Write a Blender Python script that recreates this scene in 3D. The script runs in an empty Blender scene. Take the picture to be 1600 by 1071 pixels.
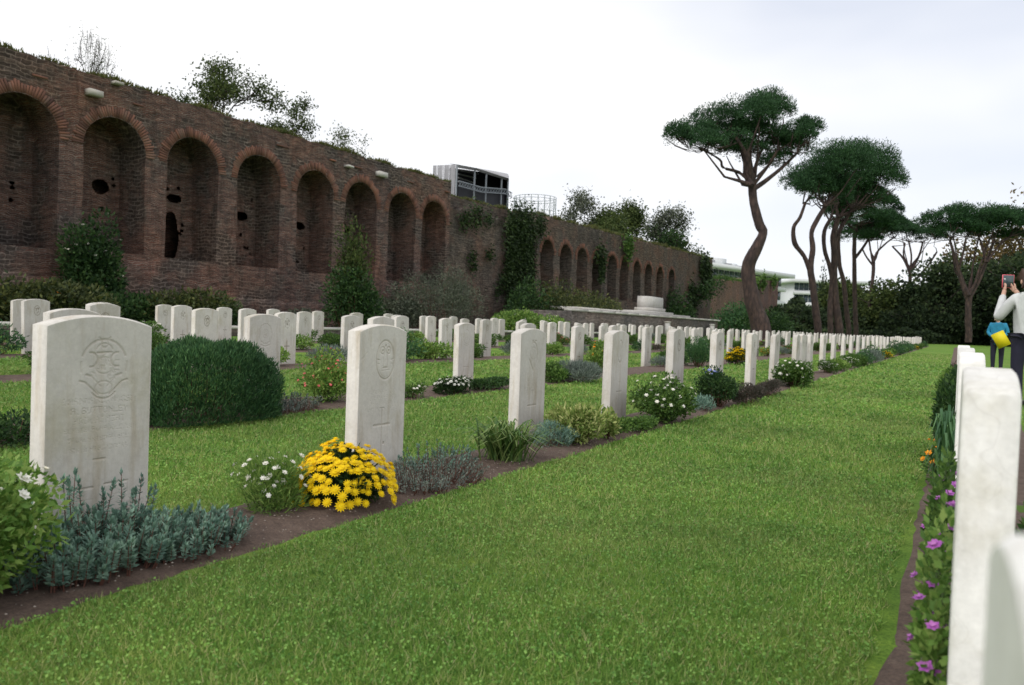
import bpy, math, random
import numpy as np
from mathutils import Vector, Matrix, noise as mn

random.seed(7)
RNG = np.random.default_rng(7)
scene = bpy.context.scene
COL = scene.collection

# ------------------------------------------------------------------ camera, world, sun, exposure
EYE = 0.807
MC = np.array([[0.86842285, -0.04515487, -0.4937639],
               [0.49444471, 0.00463097, 0.86919675],
               [0.03696186, 0.99896926, -0.02634822]])   # world = MC @ (right, up, forward)
FPX = 1220.0
cam = bpy.data.cameras.new('camera')
camo = bpy.data.objects.new('camera', cam)
COL.objects.link(camo)
m = Matrix.Identity(4)
for i in range(3):
    m[i][0] = MC[i][0]; m[i][1] = MC[i][1]; m[i][2] = -MC[i][2]
m[2][3] = EYE
camo.matrix_world = m
cam.sensor_width = 36
cam.lens = 36 * FPX / 1600
cam.clip_start = 0.02
cam.clip_end = 4000
cam.dof.use_dof = True
cam.dof.focus_distance = 4.6
cam.dof.aperture_fstop = 5.0
scene.camera = camo

world = bpy.data.worlds.new('World')
scene.world = world
world.use_nodes = True
wn = world.node_tree; wn.nodes.clear()
def wnode(t, **k):
    n = wn.nodes.new(t)
    for a, b in k.items(): setattr(n, a, b)
    return n
SUN_EL, SUN_AZ = math.radians(38), math.radians(188)      # azimuth clockwise from +Y
wo = wnode('ShaderNodeOutputWorld'); wm = wnode('ShaderNodeMixShader')
b1 = wnode('ShaderNodeBackground'); b2 = wnode('ShaderNodeBackground')
sk = wnode('ShaderNodeTexSky'); sk.sky_type = 'NISHITA'; sk.sun_disc = False
sk.sun_elevation = SUN_EL; sk.sun_rotation = SUN_AZ
b1.inputs[1].default_value = 0.13
wn.links.new(sk.outputs[0], b1.inputs[0])
tc = wnode('ShaderNodeTexCoord'); nz = wnode('ShaderNodeTexNoise'); mp = wnode('ShaderNodeMapping')
mp.inputs['Scale'].default_value = (1.0, 1.0, 2.6)
mp.inputs['Location'].default_value = (3.1, 0.4, 0.0)
nz.inputs['Scale'].default_value = 1.3; nz.inputs['Detail'].default_value = 4; nz.inputs['Roughness'].default_value = .5
cr = wnode('ShaderNodeValToRGB')
cr.color_ramp.elements[0].position = .26; cr.color_ramp.elements[0].color = (.80, .80, .80, 1)
cr.color_ramp.elements[1].position = .52; cr.color_ramp.elements[1].color = (1, 1, 1, 1)
cc = wnode('ShaderNodeValToRGB')
cc.color_ramp.elements[0].position = .26; cc.color_ramp.elements[0].color = (.80, .825, .90, 1)
cc.color_ramp.elements[1].position = .54; cc.color_ramp.elements[1].color = (1.0, 1.0, 1.0, 1)
dt = wnode('ShaderNodeVectorMath', operation='DOT_PRODUCT'); dt.inputs[1].default_value = (.12, .97, .22); wn.links.new(tc.outputs['Generated'], dt.inputs[0])
mr = wnode('ShaderNodeMapRange', interpolation_type='SMOOTHSTEP'); mr.inputs[1].default_value = .80; mr.inputs[2].default_value = 1.0; mr.inputs[3].default_value = 0; mr.inputs[4].default_value = -.16
wn.links.new(dt.outputs['Value'], mr.inputs[0]); sm = wnode('ShaderNodeMath', operation='ADD'); wn.links.new(mr.outputs[0], sm.inputs[1]); wn.links.new(nz.outputs[0], sm.inputs[0])
wn.links.new(tc.outputs['Generated'], mp.inputs[0]); wn.links.new(mp.outputs[0], nz.inputs[0])
wn.links.new(sm.outputs[0], cr.inputs[0]); wn.links.new(sm.outputs[0], cc.inputs[0])
wn.links.new(cc.outputs[0], b2.inputs[0]); b2.inputs[1].default_value = 1.14
wn.links.new(cr.outputs[0], wm.inputs[0]); wn.links.new(b1.outputs[0], wm.inputs[1])
wn.links.new(b2.outputs[0], wm.inputs[2]); wn.links.new(wm.outputs[0], wo.inputs[0])

sl = bpy.data.lights.new('sun', 'SUN'); so = bpy.data.objects.new('sun', sl); COL.objects.link(so)
sl.energy = 1.5; sl.angle = math.radians(18); sl.color = (1.0, .95, .88)
sd = Vector((math.sin(SUN_AZ) * math.cos(SUN_EL), math.cos(SUN_AZ) * math.cos(SUN_EL), math.sin(SUN_EL)))
so.rotation_euler = sd.to_track_quat('Z', 'Y').to_euler()

vs = scene.view_settings
vs.view_transform = 'Standard'; vs.look = 'None'; vs.exposure = 0.0; vs.gamma = 1.0; vs.use_curve_mapping = False
scene.cycles.max_bounces = 6
scene.cycles.use_denoising = True

# ------------------------------------------------------------------ helpers
def gz(x):
    return 0.012 * max(0.0, -x - 5.6) if x > -19 else 0.16
def P(px, py, d):
    """world point seen at photo pixel (px,py) at depth d along the view axis"""
    c = np.array([(px - 800) / FPX * d, (535.5 - py) / FPX * d, d])
    w = MC @ c
    return Vector((w[0], w[1], w[2] + EYE))
def proj(A):
    A = np.asarray(A, float).copy(); A[:, 2] -= EYE
    C = A @ MC
    z = np.maximum(C[:, 2], 1e-3)
    return 800 + FPX * C[:, 0] / z, 535.5 - FPX * C[:, 1] / z, C[:, 2]

def tag(o, label=None, cat=None, group=None, kind=None):
    if label: o['label'] = label
    if cat: o['category'] = cat
    if group: o['group'] = group
    if kind: o['kind'] = kind
    return o
def link(name, me, mat=None, parent=None, loc=None, rz=0):
    if mat is not None and len(me.materials) == 0: me.materials.append(mat)
    o = bpy.data.objects.new(name, me); COL.objects.link(o)
    if parent is not None: o.parent = parent
    if loc is not None: o.location = loc
    if rz: o.rotation_euler = (0, 0, rz)
    return o
def empty(name, loc, rz=0):
    o = bpy.data.objects.new(name, None); COL.objects.link(o); o.location = loc; o.rotation_euler = (0, 0, rz)
    o.empty_display_size = .1
    return o
def copy_tree(o, parent=None):
    c = o.copy(); COL.objects.link(c)
    if parent is not None: c.parent = parent
    for ch in list(o.children): copy_tree(ch, c)
    return c

class MB:
    """collects vertices and faces (tris / quads / ngons) with a per-vertex random value"""
    def __init__(s): s.V = []; s.F = []; s.R = []; s.n = 0
    def add(s, V, F, r=None):
        V = np.asarray(V, float).reshape(-1, 3); F = np.asarray(F, int)
        s.V.append(V); s.F.append(F + s.n)
        if r is None: r = np.full(len(V), random.random())
        s.R.append(np.asarray(r, float) * np.ones(len(V)))
        s.n += len(V)
    def box(s, x0, x1, y0, y1, z0, z1, r=None):
        V = [(x, y, z) for z in (z0, z1) for y in (y0, y1) for x in (x0, x1)]
        F = [(0, 2, 3, 1), (4, 5, 7, 6), (0, 1, 5, 4), (2, 6, 7, 3), (0, 4, 6, 2), (1, 3, 7, 5)]
        s.add(V, F, r)
    def obox(s, c, ax, ay, az, r=None):
        c = np.array(c, float); ax, ay, az = (np.array(a, float) for a in (ax, ay, az))
        V = [c + i * ax + j * ay + k * az for k in (-1, 1) for j in (-1, 1) for i in (-1, 1)]
        F = [(0, 2, 3, 1), (4, 5, 7, 6), (0, 1, 5, 4), (2, 6, 7, 3), (0, 4, 6, 2), (1, 3, 7, 5)]
        s.add(V, F, r)
    def tube(s, pts, rad, n=7, cap=True, wob=0.0):
        pts = [Vector(p) for p in pts]; k = len(pts)
        V = []; up = Vector((0, 0, 1))
        for i, p in enumerate(pts):
            t = (pts[min(i + 1, k - 1)] - pts[max(i - 1, 0)])
            if t.length < 1e-6: t = Vector((0, 0, 1))
            t.normalize()
            a = Vector((1, 0, 0)) if abs(t.x) < .8 else Vector((0, 1, 0))
            a = (a - t * a.dot(t)).normalized(); b = t.cross(a)
            for j in range(n):
                th = 2 * math.pi * j / n
                rr = rad[i] * (1 + wob * mn.noise(p * .9 + Vector((math.cos(th), math.sin(th), 0)) * 1.3))
                V.append(p + a * math.cos(th) * rr + b * math.sin(th) * rr)
        F = []
        for i in range(k - 1):
            for j in range(n):
                F.append((i * n + j, i * n + (j + 1) % n, (i + 1) * n + (j + 1) % n, (i + 1) * n + j))
        s.add([tuple(v) for v in V], F)
        if cap:
            s.add([tuple(v) for v in V[-n:]] + [tuple(pts[-1])], [(j, (j + 1) % n, n, n) for j in range(n)])
            s.add([tuple(v) for v in V[:n]] + [tuple(pts[0])], [((j + 1) % n, j, n, n) for j in range(n)])
    def leaves(s, C, D, S, L, W, r=None):
        n = len(C); L = np.broadcast_to(np.asarray(L, float), (n,))[:, None]; W = np.broadcast_to(np.asarray(W, float), (n,))[:, None]
        V = np.stack([C, C + D * L * .45 + S * W * .5, C + D * L, C + D * L * .45 - S * W * .5], 1).reshape(-1, 3)
        F = np.arange(4 * n).reshape(n, 4)
        if r is None: r = RNG.random(n)
        s.add(V, F, np.repeat(r, 4))
    def build(s, name, smooth=False):
        V = np.concatenate(s.V).astype(np.float32); R = np.concatenate(s.R).astype(np.float32)
        loops = []; starts = []; tot = []; st = 0
        for F in s.F:
            k = F.shape[1]
            if k == 4:
                deg = F[:, 2] == F[:, 3]
                if deg.any():
                    for G, kk in ((F[deg][:, :3], 3), (F[~deg], 4)):
                        if len(G) == 0: continue
                        loops.append(G.ravel()); starts.append(st + np.arange(len(G)) * kk); tot.append(np.full(len(G), kk)); st += len(G) * kk
                    continue
            loops.append(F.ravel()); starts.append(st + np.arange(len(F)) * k); tot.append(np.full(len(F), k)); st += len(F) * k
        loops = np.concatenate(loops).astype(np.int32); starts = np.concatenate(starts).astype(np.int32); tot = np.concatenate(tot).astype(np.int32)
        me = bpy.data.meshes.new(name)
        me.vertices.add(len(V)); me.vertices.foreach_set('co', V.ravel())
        me.loops.add(len(loops)); me.loops.foreach_set('vertex_index', loops)
        me.polygons.add(len(starts)); me.polygons.foreach_set('loop_start', starts); me.polygons.foreach_set('loop_total', tot)
        me.update(calc_edges=True)
        at = me.attributes.new('rnd', 'FLOAT', 'POINT'); at.data.foreach_set('value', R)
        if smooth: me.polygons.foreach_set('use_smooth', np.ones(len(starts), bool))
        me.validate()
        return me

def unit(A): return A / np.maximum(np.linalg.norm(A, axis=1, keepdims=True), 1e-9)
def rdir(n): return unit(RNG.normal(size=(n, 3)))
def side_of(D):
    S = np.cross(D, rdir(len(D))); return unit(S)

# ------------------------------------------------------------------ materials
def new_mat(name, rough=.9):
    mt = bpy.data.materials.new(name); mt.use_nodes = True
    nt = mt.node_tree; bs = nt.nodes['Principled BSDF']; bs.inputs['Roughness'].default_value = rough
    return mt, nt, bs
def N(nt, t, **k):
    n = nt.nodes.new(t)
    for a, b in k.items(): setattr(n, a, b)
    return n
def ramp(nt, src, stops, mode='LINEAR'):
    r = N(nt, 'ShaderNodeValToRGB'); e = r.color_ramp; e.interpolation = mode
    while len(e.elements) < len(stops): e.elements.new(.5)
    for el, (p, c) in zip(e.elements, stops):
        el.position = p; el.color = (*c, 1) if len(c) == 3 else c
    nt.links.new(src, r.inputs[0]); return r.outputs[0]
def tex_noise(nt, vec, scale, detail=4, rough=.6, out=0):
    n = N(nt, 'ShaderNodeTexNoise'); n.inputs['Scale'].default_value = scale; n.inputs['Detail'].default_value = detail
    n.inputs['Roughness'].default_value = rough
    if vec is not None: nt.links.new(vec, n.inputs['Vector'])
    return n.outputs[out]
def mixc(nt, f, a, b, bt='MIX'):
    mx = N(nt, 'ShaderNodeMix', data_type='RGBA', blend_type=bt)
    for s, v in ((mx.inputs[0], f), (mx.inputs[6], a), (mx.inputs[7], b)):
        if hasattr(v, 'is_linked') or hasattr(v, 'links'): nt.links.new(v, s)
        elif isinstance(v, (tuple, list)): s.default_value = (*v, 1) if len(v) == 3 else v
        else: s.default_value = v
    return mx.outputs[2]
def bump(nt, bs, h, strength=.5, dist=.02):
    b = N(nt, 'ShaderNodeBump'); b.inputs['Strength'].default_value = strength; b.inputs['Distance'].default_value = dist
    nt.links.new(h, b.inputs['Height']); nt.links.new(b.outputs[0], bs.inputs['Normal'])
def geo(nt): return N(nt, 'ShaderNodeNewGeometry').outputs['Position']
def scaled(nt, vec, s):
    q = N(nt, 'ShaderNodeMapping'); q.inputs['Scale'].default_value = s; nt.links.new(vec, q.inputs[0]); return q.outputs[0]

def leaf_mat(name, cols, transl=.25, rough=.6, nscale=1.2, dry=0):
    """cols: colours picked per leaf by its 'rnd' value, varied slowly in space"""
    mt, nt, bs = new_mat(name, rough)
    at = N(nt, 'ShaderNodeAttribute', attribute_name='rnd')
    k = len(cols); c = ramp(nt, at.outputs['Fac'], [(i / max(1, k - 1), cols[i]) for i in range(k)])
    n = tex_noise(nt, geo(nt), nscale, 2)
    c = mixc(nt, 1.0, c, ramp(nt, n, [(.3, (.76, .78, .78)), (.7, (1.28, 1.22, 1.12))]), 'MULTIPLY')
    nt.links.new(c, bs.inputs['Base Color'])
    bs.inputs['Specular IOR Level'].default_value = .25
    if dry:
        c = mixc(nt, ramp(nt, tex_noise(nt, geo(nt), .9, 5, .65), [(.45, (0, 0, 0)), (.68, (dry, dry, dry))]), c, (.37, .37, .15))
        c = mixc(nt, 1.0, c, ramp(nt, tex_noise(nt, geo(nt), 5.5, 4, .6), [(.3, (.78, .84, .8)), (.7, (1.18, 1.12, 1.1))]), 'MULTIPLY'); nt.links.new(c, bs.inputs['Base Color'])
    if transl:
        tr = N(nt, 'ShaderNodeBsdfTranslucent'); nt.links.new(c, tr.inputs[0])
        mx = N(nt, 'ShaderNodeMixShader'); mx.inputs[0].default_value = transl
        nt.links.new(bs.outputs[0], mx.inputs[1]); nt.links.new(tr.outputs[0], mx.inputs[2])
        nt.links.new(mx.outputs[0], nt.nodes['Material Output'].inputs[0])
    return mt
def plain(name, col, rough=.7, var=.12, scale=8, metal=0):
    mt, nt, bs = new_mat(name, rough)
    n = tex_noise(nt, geo(nt), scale, 4)
    lo = tuple(c * (1 - var) for c in col); hi = tuple(min(1, c * (1 + var)) for c in col)
    nt.links.new(ramp(nt, n, [(.3, lo), (.7, hi)]), bs.inputs['Base Color']); bs.inputs['Metallic'].default_value = metal
    return mt

def lawn_mat():
    mt, nt, bs = new_mat('lawn_turf', .95)
    p = geo(nt)
    n1 = tex_noise(nt, p, .45, 4); n2 = tex_noise(nt, p, 9, 6, .7); n3 = tex_noise(nt, p, 90, 4, .8)
    c = ramp(nt, n1, [(.3, (.095, .195, .032)), (.5, (.130, .240, .042)), (.72, (.185, .26, .066))])
    c = mixc(nt, 1.0, c, ramp(nt, n2, [(.25, (.55, .6, .6)), (.5, (1, 1, 1)), (.8, (1.35, 1.2, 1.1))]), 'MULTIPLY')
    c = mixc(nt, 1.0, c, ramp(nt, n3, [(.3, (.45, .5, .5)), (.5, (1, 1, 1)), (.72, (1.6, 1.45, 1.3))]), 'MULTIPLY')
    w = N(nt, 'ShaderNodeTexWave', wave_type='BANDS', bands_direction='Y'); w.inputs['Scale'].default_value = .22
    w.inputs['Distortion'].default_value = 2.5; w.inputs['Detail'].default_value = 2; w.inputs['Detail Scale'].default_value = .6
    nt.links.new(p, w.inputs[0])
    c = mixc(nt, 1.0, c, ramp(nt, w.outputs[0], [(.2, (.86, .9, .9)), (.8, (1.12, 1.08, 1.0))]), 'MULTIPLY')
    nt.links.new(c, bs.inputs['Base Color']); bs.inputs['Specular IOR Level'].default_value = .1
    bump(nt, bs, n3, .8, .02)
    return mt
def soil_mat():
    mt, nt, bs = new_mat('garden_soil', .95)
    p = geo(nt); n2 = tex_noise(nt, p, 14, 8, .75); n3 = tex_noise(nt, p, 120, 4, .7)
    c = ramp(nt, n2, [(.3, (.075, .048, .038)), (.55, (.135, .092, .072)), (.75, (.19, .14, .115))])
    c = mixc(nt, 1.0, c, ramp(nt, n3, [(.3, (.6, .6, .6)), (.7, (1.3, 1.3, 1.3))]), 'MULTIPLY')
    nt.links.new(c, bs.inputs['Base Color']); bump(nt, bs, n2, .9, .03)
    return mt
def stone_mat(name='headstone_marble', tint=(.635, .605, .565), stain=.7):
    mt, nt, bs = new_mat(name, .7)
    tco = N(nt, 'ShaderNodeTexCoord').outputs['Object']
    oi = N(nt, 'ShaderNodeObjectInfo')
    ad = N(nt, 'ShaderNodeVectorMath', operation='ADD'); nt.links.new(tco, ad.inputs[0])
    sc = N(nt, 'ShaderNodeVectorMath', operation='SCALE'); sc.inputs['Scale'].default_value = 1.0
    cx = N(nt, 'ShaderNodeCombineXYZ'); ml = N(nt, 'ShaderNodeMath', operation='MULTIPLY'); ml.inputs[1].default_value = 37.0
    nt.links.new(oi.outputs['Random'], ml.inputs[0])
    for i in range(3): nt.links.new(ml.outputs[0], cx.inputs[i])
    nt.links.new(cx.outputs[0], ad.inputs[1]); p = ad.outputs[0]
    n1 = tex_noise(nt, p, 4.5, 6, .6); n2 = tex_noise(nt, scaled(nt, p, (1, 1, .16)), 17, 5, .6); n3 = tex_noise(nt, p, 60, 5, .7)
    a = tuple(v * .86 for v in tint)
    c = ramp(nt, n1, [(.3, a), (.6, tint), (.8, (tint[0] * 1.08, tint[1] * 1.1, tint[2] * 1.14))])
    # rain streaks, algae
    c = mixc(nt, ramp(nt, n2, [(.52, (0, 0, 0)), (.75, (stain, stain, stain))]), c, (.40, .335, .24))
    n4 = tex_noise(nt, p, 3.1, 5, .7)
    c = mixc(nt, ramp(nt, n4, [(.52, (0, 0, 0)), (.72, (.6, .6, .6))]), c, (.42, .39, .28))
    # veins
    vn = N(nt, 'ShaderNodeTexVoronoi', feature='DISTANCE_TO_EDGE'); vn.inputs['Scale'].default_value = 3.2
    dn = N(nt, 'ShaderNodeVectorMath', operation='ADD'); nt.links.new(p, dn.inputs[0])
    nn = N(nt, 'ShaderNodeTexNoise'); nn.inputs['Scale'].default_value = 5; nt.links.new(p, nn.inputs[0]); nt.links.new(nn.outputs['Color'], dn.inputs[1])
    nt.links.new(dn.outputs[0], vn.inputs[0])
    c = mixc(nt, ramp(nt, vn.outputs[0], [(.0, (.16, .16, .16)), (.012, (0, 0, 0))]), c, (.36, .33, .29))
    c = mixc(nt, 1.0, c, ramp(nt, n3, [(.3, (.9, .9, .9)), (.7, (1.06, 1.06, 1.06))]), 'MULTIPLY')
    br = N(nt, 'ShaderNodeMapRange'); br.inputs[3].default_value = .86; br.inputs[4].default_value = 1.08; nt.links.new(oi.outputs['Random'], br.inputs[0])
    c = mixc(nt, 1.0, c, br.outputs[0], 'MULTIPLY')
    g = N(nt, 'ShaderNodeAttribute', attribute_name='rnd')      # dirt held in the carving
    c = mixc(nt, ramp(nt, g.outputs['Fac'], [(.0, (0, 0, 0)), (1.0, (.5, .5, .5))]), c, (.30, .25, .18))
    nt.links.new(c, bs.inputs['Base Color']); bs.inputs['Specular IOR Level'].default_value = .2
    bump(nt, bs, n3, .25, .004)
    return mt
def brick_mat(name, red=(.205, .104, .080), red2=(.118, .068, .056), tuff=(.078, .064, .056), mortar=(.225, .19, .165), tuffy=.5, patch=.25):
    mt, nt, bs = new_mat(name, .95)
    sx = N(nt, 'ShaderNodeSeparateXYZ'); nt.links.new(geo(nt), sx.inputs[0])
    ad = N(nt, 'ShaderNodeMath', operation='ADD'); nt.links.new(sx.outputs[0], ad.inputs[0]); nt.links.new(sx.outputs[1], ad.inputs[1])
    cb = N(nt, 'ShaderNodeCombineXYZ'); nt.links.new(ad.outputs[0], cb.inputs[0]); nt.links.new(sx.outputs[2], cb.inputs[1])
    wv = tex_noise(nt, cb.outputs[0], 1.1, 3)
    off = N(nt, 'ShaderNodeVectorMath', operation='MULTIPLY_ADD'); nt.links.new(wv, off.inputs[0]); off.inputs[1].default_value = (.5, .42, 0); nt.links.new(cb.outputs[0], off.inputs[2])
    uv = off.outputs[0]
    def bricks(w, h, mort, c1, c2, cm):
        b = N(nt, 'ShaderNodeTexBrick'); b.inputs['Scale'].default_value = 1; b.inputs['Brick Width'].default_value = w; b.inputs['Row Height'].default_value = h
        b.inputs['Mortar Size'].default_value = mort; b.inputs['Mortar Smooth'].default_value = .4; b.inputs['Bias'].default_value = 0
        for i, c in ((1, c1), (2, c2), (3, cm)): b.inputs[i].default_value = (*c, 1)
        nt.links.new(uv, b.inputs[0]); return b
    B1 = bricks(.27, .055, .012, red, red2, mortar)
    B2 = bricks(.31, .13, .02, tuff, tuple(v * 1.7 for v in tuff), mortar)
    big = tex_noise(nt, cb.outputs[0], .55, 5, .65)
    c = mixc(nt, ramp(nt, big, [(tuffy - .03, (0, 0, 0)), (tuffy + .05, (1, 1, 1))]), B1.outputs[0], B2.outputs[0])
    med = tex_noise(nt, scaled(nt, uv, (1.2, 5.5, 1)), 1.6, 6, .75)
    c = mixc(nt, 1.0, c, ramp(nt, med, [(.28, (.32, .30, .33)), (.5, (.92, .90, .92)), (.72, (1.9, 1.8, 1.75))]), 'MULTIPLY')
    vst = tex_noise(nt, scaled(nt, uv, (2.2, .25, 1)), 2.0, 4, .6)
    c = mixc(nt, ramp(nt, vst, [(.5, (0, 0, 0)), (.78, (.7, .7, .7))]), c, (.045, .038, .034))
    hu = tex_noise(nt, cb.outputs[0], .23, 4, .7)
    c = mixc(nt, 1.0, c, ramp(nt, hu, [(.35, (.74, .80, .86)), (.5, (1, 1, 1)), (.65, (1.18, 1.04, .96))]), 'MULTIPLY')
    pt = tex_noise(nt, cb.outputs[0], 3.3, 5, .7)
    c = mixc(nt, ramp(nt, pt, [(.60, (0, 0, 0)), (.70, (patch, patch, patch))]), c, (.40, .35, .31))
    fine = tex_noise(nt, scaled(nt, uv, (4, 14, 1)), 4, 4, .8)
    c = mixc(nt, 1.0, c, ramp(nt, fine, [(.3, (.6, .6, .6)), (.7, (1.45, 1.42, 1.4))]), 'MULTIPLY')
    nt.links.new(c, bs.inputs['Base Color']); bs.inputs['Specular IOR Level'].default_value = .1
    hm = N(nt, 'ShaderNodeMath', operation='MULTIPLY_ADD'); nt.links.new(med, hm.inputs[0]); hm.inputs[1].default_value = 1.5; nt.links.new(fine, hm.inputs[2])
    bump(nt, bs, hm.outputs[0], .9, .06)
    return mt
def bark_mat(name, c1, c2):
    mt, nt, bs = new_mat(name, .95)
    p = geo(nt)
    n = tex_noise(nt, scaled(nt, p, (3, 3, .9)), 2.2, 6, .7)
    v = N(nt, 'ShaderNodeTexVoronoi'); v.inputs['Scale'].default_value = 2.2; nt.links.new(scaled(nt, p, (2, 2, .8)), v.inputs[0])
    c = ramp(nt, n, [(.3, c1), (.7, c2)])
    c = mixc(nt, 1.0, c, ramp(nt, v.outputs['Distance'], [(.0, (1.2, 1.15, 1.1)), (.7, (.55, .55, .6))]), 'MULTIPLY')
    nt.links.new(c, bs.inputs['Base Color']); bump(nt, bs, v.outputs['Distance'], .8, .08)
    return mt

M = {}
M['lawn'] = lawn_mat(); M['soil'] = soil_mat(); M['stone'] = stone_mat()
M['stone_lit'] = stone_mat('headstone_marble_lit', (.84, .83, .80), .22)  # paler copy of the headstone marble, right row's overexposure put into its colour
M['altar'] = stone_mat('altar_stone', (.62, .61, .60), .25)
M['carve'] = plain('carved_shadow_stone', (.20, .165, .125), .9)
M['brick'] = brick_mat('roman_brick')
M['brick_dark'] = brick_mat('roman_brick_grey', (.16, .10, .08), (.11, .078, .062), (.085, .074, .062), (.17, .15, .13), .46, .12)
M['brick_pale'] = brick_mat('roman_brick_pale', (.24, .145, .11), (.20, .13, .105), (.15, .12, .10), (.26, .21, .18), .66, .3)
M['arch_brick'] = leaf_mat('arch_brick', [(.10, .055, .045), (.17, .085, .065), (.235, .115, .085), (.17, .11, .09)], 0, .95, .8)
M['retain'] = brick_mat('platform_stonework', (.16, .145, .13), (.12, .11, .10), (.13, .12, .11), (.2, .185, .17), .5, .1)
M['blade'] = leaf_mat('grass_blade', [(.080, .175, .036), (.150, .300, .056), (.23, .39, .085), (.33, .43, .13), (.50, .48, .28)], .35, .6, .7, .32)
M['clover'] = leaf_mat('clover_leaf', [(.085, .20, .045), (.15, .31, .065), (.23, .40, .10)], .25, .6, .7, .15)
M['leaf_green'] = leaf_mat('leaf_green', [(.035, .085, .02), (.075, .155, .032), (.13, .22, .05)])
M['leaf_mum'] = leaf_mat('leaf_mum', [(.012, .030, .010), (.03, .065, .018), (.05, .10, .025)], .15)
M['leaf_light'] = leaf_mat('leaf_light', [(.07, .16, .03), (.15, .27, .055), (.26, .36, .10)])
M['leaf_dark'] = leaf_mat('leaf_dark', [(.014, .038, .014), (.03, .075, .022), (.065, .125, .036)])
M['leaf_hedge'] = leaf_mat('leaf_hedge', [(.022, .068, .030), (.05, .13, .05), (.10, .20, .075)], .15)
M['leaf_blue'] = leaf_mat('leaf_blue', [(.075, .15, .13), (.15, .26, .22), (.26, .39, .32)], .15)
M['leaf_grey'] = leaf_mat('leaf_grey', [(.07, .10, .09), (.14, .18, .16), (.24, .29, .26)], .1)
M['leaf_olive'] = leaf_mat('leaf_olive', [(.05, .065, .045), (.09, .11, .08), (.15, .17, .13)], .1)
M['leaf_var'] = leaf_mat('leaf_variegated', [(.08, .15, .03), (.22, .30, .08), (.50, .52, .24)])
M['leaf_dull'] = leaf_mat('leaf_dull_green', [(.022, .036, .014), (.055, .075, .024), (.115, .13, .04)], .15)
M['leaf_heather'] = leaf_mat('leaf_heather', [(.035, .045, .03), (.07, .06, .05), (.11, .08, .075)], .1)
M['leaf_strap'] = leaf_mat('leaf_strap', [(.05, .11, .03), (.09, .17, .04), (.25, .32, .12)], .25)
M['leaf_pine'] = leaf_mat('pine_needles', [(.012, .036, .016), (.026, .075, .030), (.055, .125, .046)], .08, .7, .4)
M['leaf_tree'] = leaf_mat('tree_leaves', [(.025, .048, .014), (.055, .085, .022), (.10, .135, .04)], .25, .7, .3)
M['leaf_wood'] = leaf_mat('woodland_leaves', [(.010, .020, .010), (.024, .046, .020), (.055, .085, .032)], .15, .8, .16)
M['leaf_autumn'] = leaf_mat('autumn_leaves', [(.07, .06, .02), (.13, .10, .035), (.19, .13, .05)], .3, .7, .3)
M['leaf_ivy'] = leaf_mat('ivy_leaves', [(.012, .026, .010), (.025, .05, .016), (.05, .085, .024)], .1)
M['dry'] = leaf_mat('dry_grass', [(.10, .085, .04), (.12, .13, .04), (.05, .08, .02)], .2)
M['stem'] = plain('reddish_stem', (.13, .055, .04), .8)
M['green_stem'] = plain('green_stem', (.06, .10, .03), .8)
M['yellow'] = leaf_mat('yellow_petal', [(.62, .40, .0), (.85, .60, .004), (.92, .72, .01)], .2, .6)
M['white'] = leaf_mat('white_petal', [(.62, .62, .58), (.8, .8, .76), (.85, .85, .82)], .2)
M['pink'] = leaf_mat('pink_petal', [(.55, .07, .10), (.70, .16, .17), (.75, .28, .28)], .2)
M['purple'] = leaf_mat('purple_petal', [(.34, .07, .42), (.48, .13, .56), (.60, .25, .62)], .2)
M['orange'] = leaf_mat('orange_petal', [(.6, .17, .02), (.8, .3, .02), (.85, .45, .03)], .2)
M['bluefl'] = leaf_mat('blue_petal', [(.20, .24, .6), (.3, .36, .7)], .2)
M['bark_pine'] = bark_mat('pine_bark', (.030, .022, .020), (.105, .068, .058))
M['bark'] = bark_mat('tree_bark', (.04, .034, .028), (.10, .085, .07))
M['white_build'] = plain('white_concrete', (.62, .64, .66), .6, .05, .2)
M['grey_build'] = plain('grey_concrete', (.33, .33, .35), .8, .15, .5)
M['steel'] = plain('grey_steel', (.25, .28, .31), .5, .1, 1)
M['dark_build'] = plain('dark_interior', (.03, .032, .04), .8, .2, .5)
M['glass'] = plain('window_glass', (.05, .07, .09), .15, .3, .15)
M['skin'] = plain('skin', (.55, .33, .25), .55, .06, 20)
M['jacket_white'] = plain('white_jacket', (.56, .57, .58), .85, .08, 14)
M['jacket_blue'] = plain('blue_jacket', (.01, .20, .36), .7, .25, 14)
M['trouser'] = plain('dark_trousers', (.012, .012, .03), .85, .2, 10)
M['hair'] = plain('blond_hair', (.50, .42, .34), .7, .2, 40)
M['hair_dark'] = plain('brown_hair', (.06, .03, .02), .6, .2, 40)
M['shoe'] = plain('dark_shoe', (.02, .02, .02), .5)
M['pinkplastic'] = plain('pink_phone_case', (.72, .13, .17), .4, .05)
M['screen'] = plain('phone_glass', (.05, .08, .09), .12, .05)
M['paper'] = plain('yellow_card', (.75, .62, .01), .6, .05)

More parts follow.
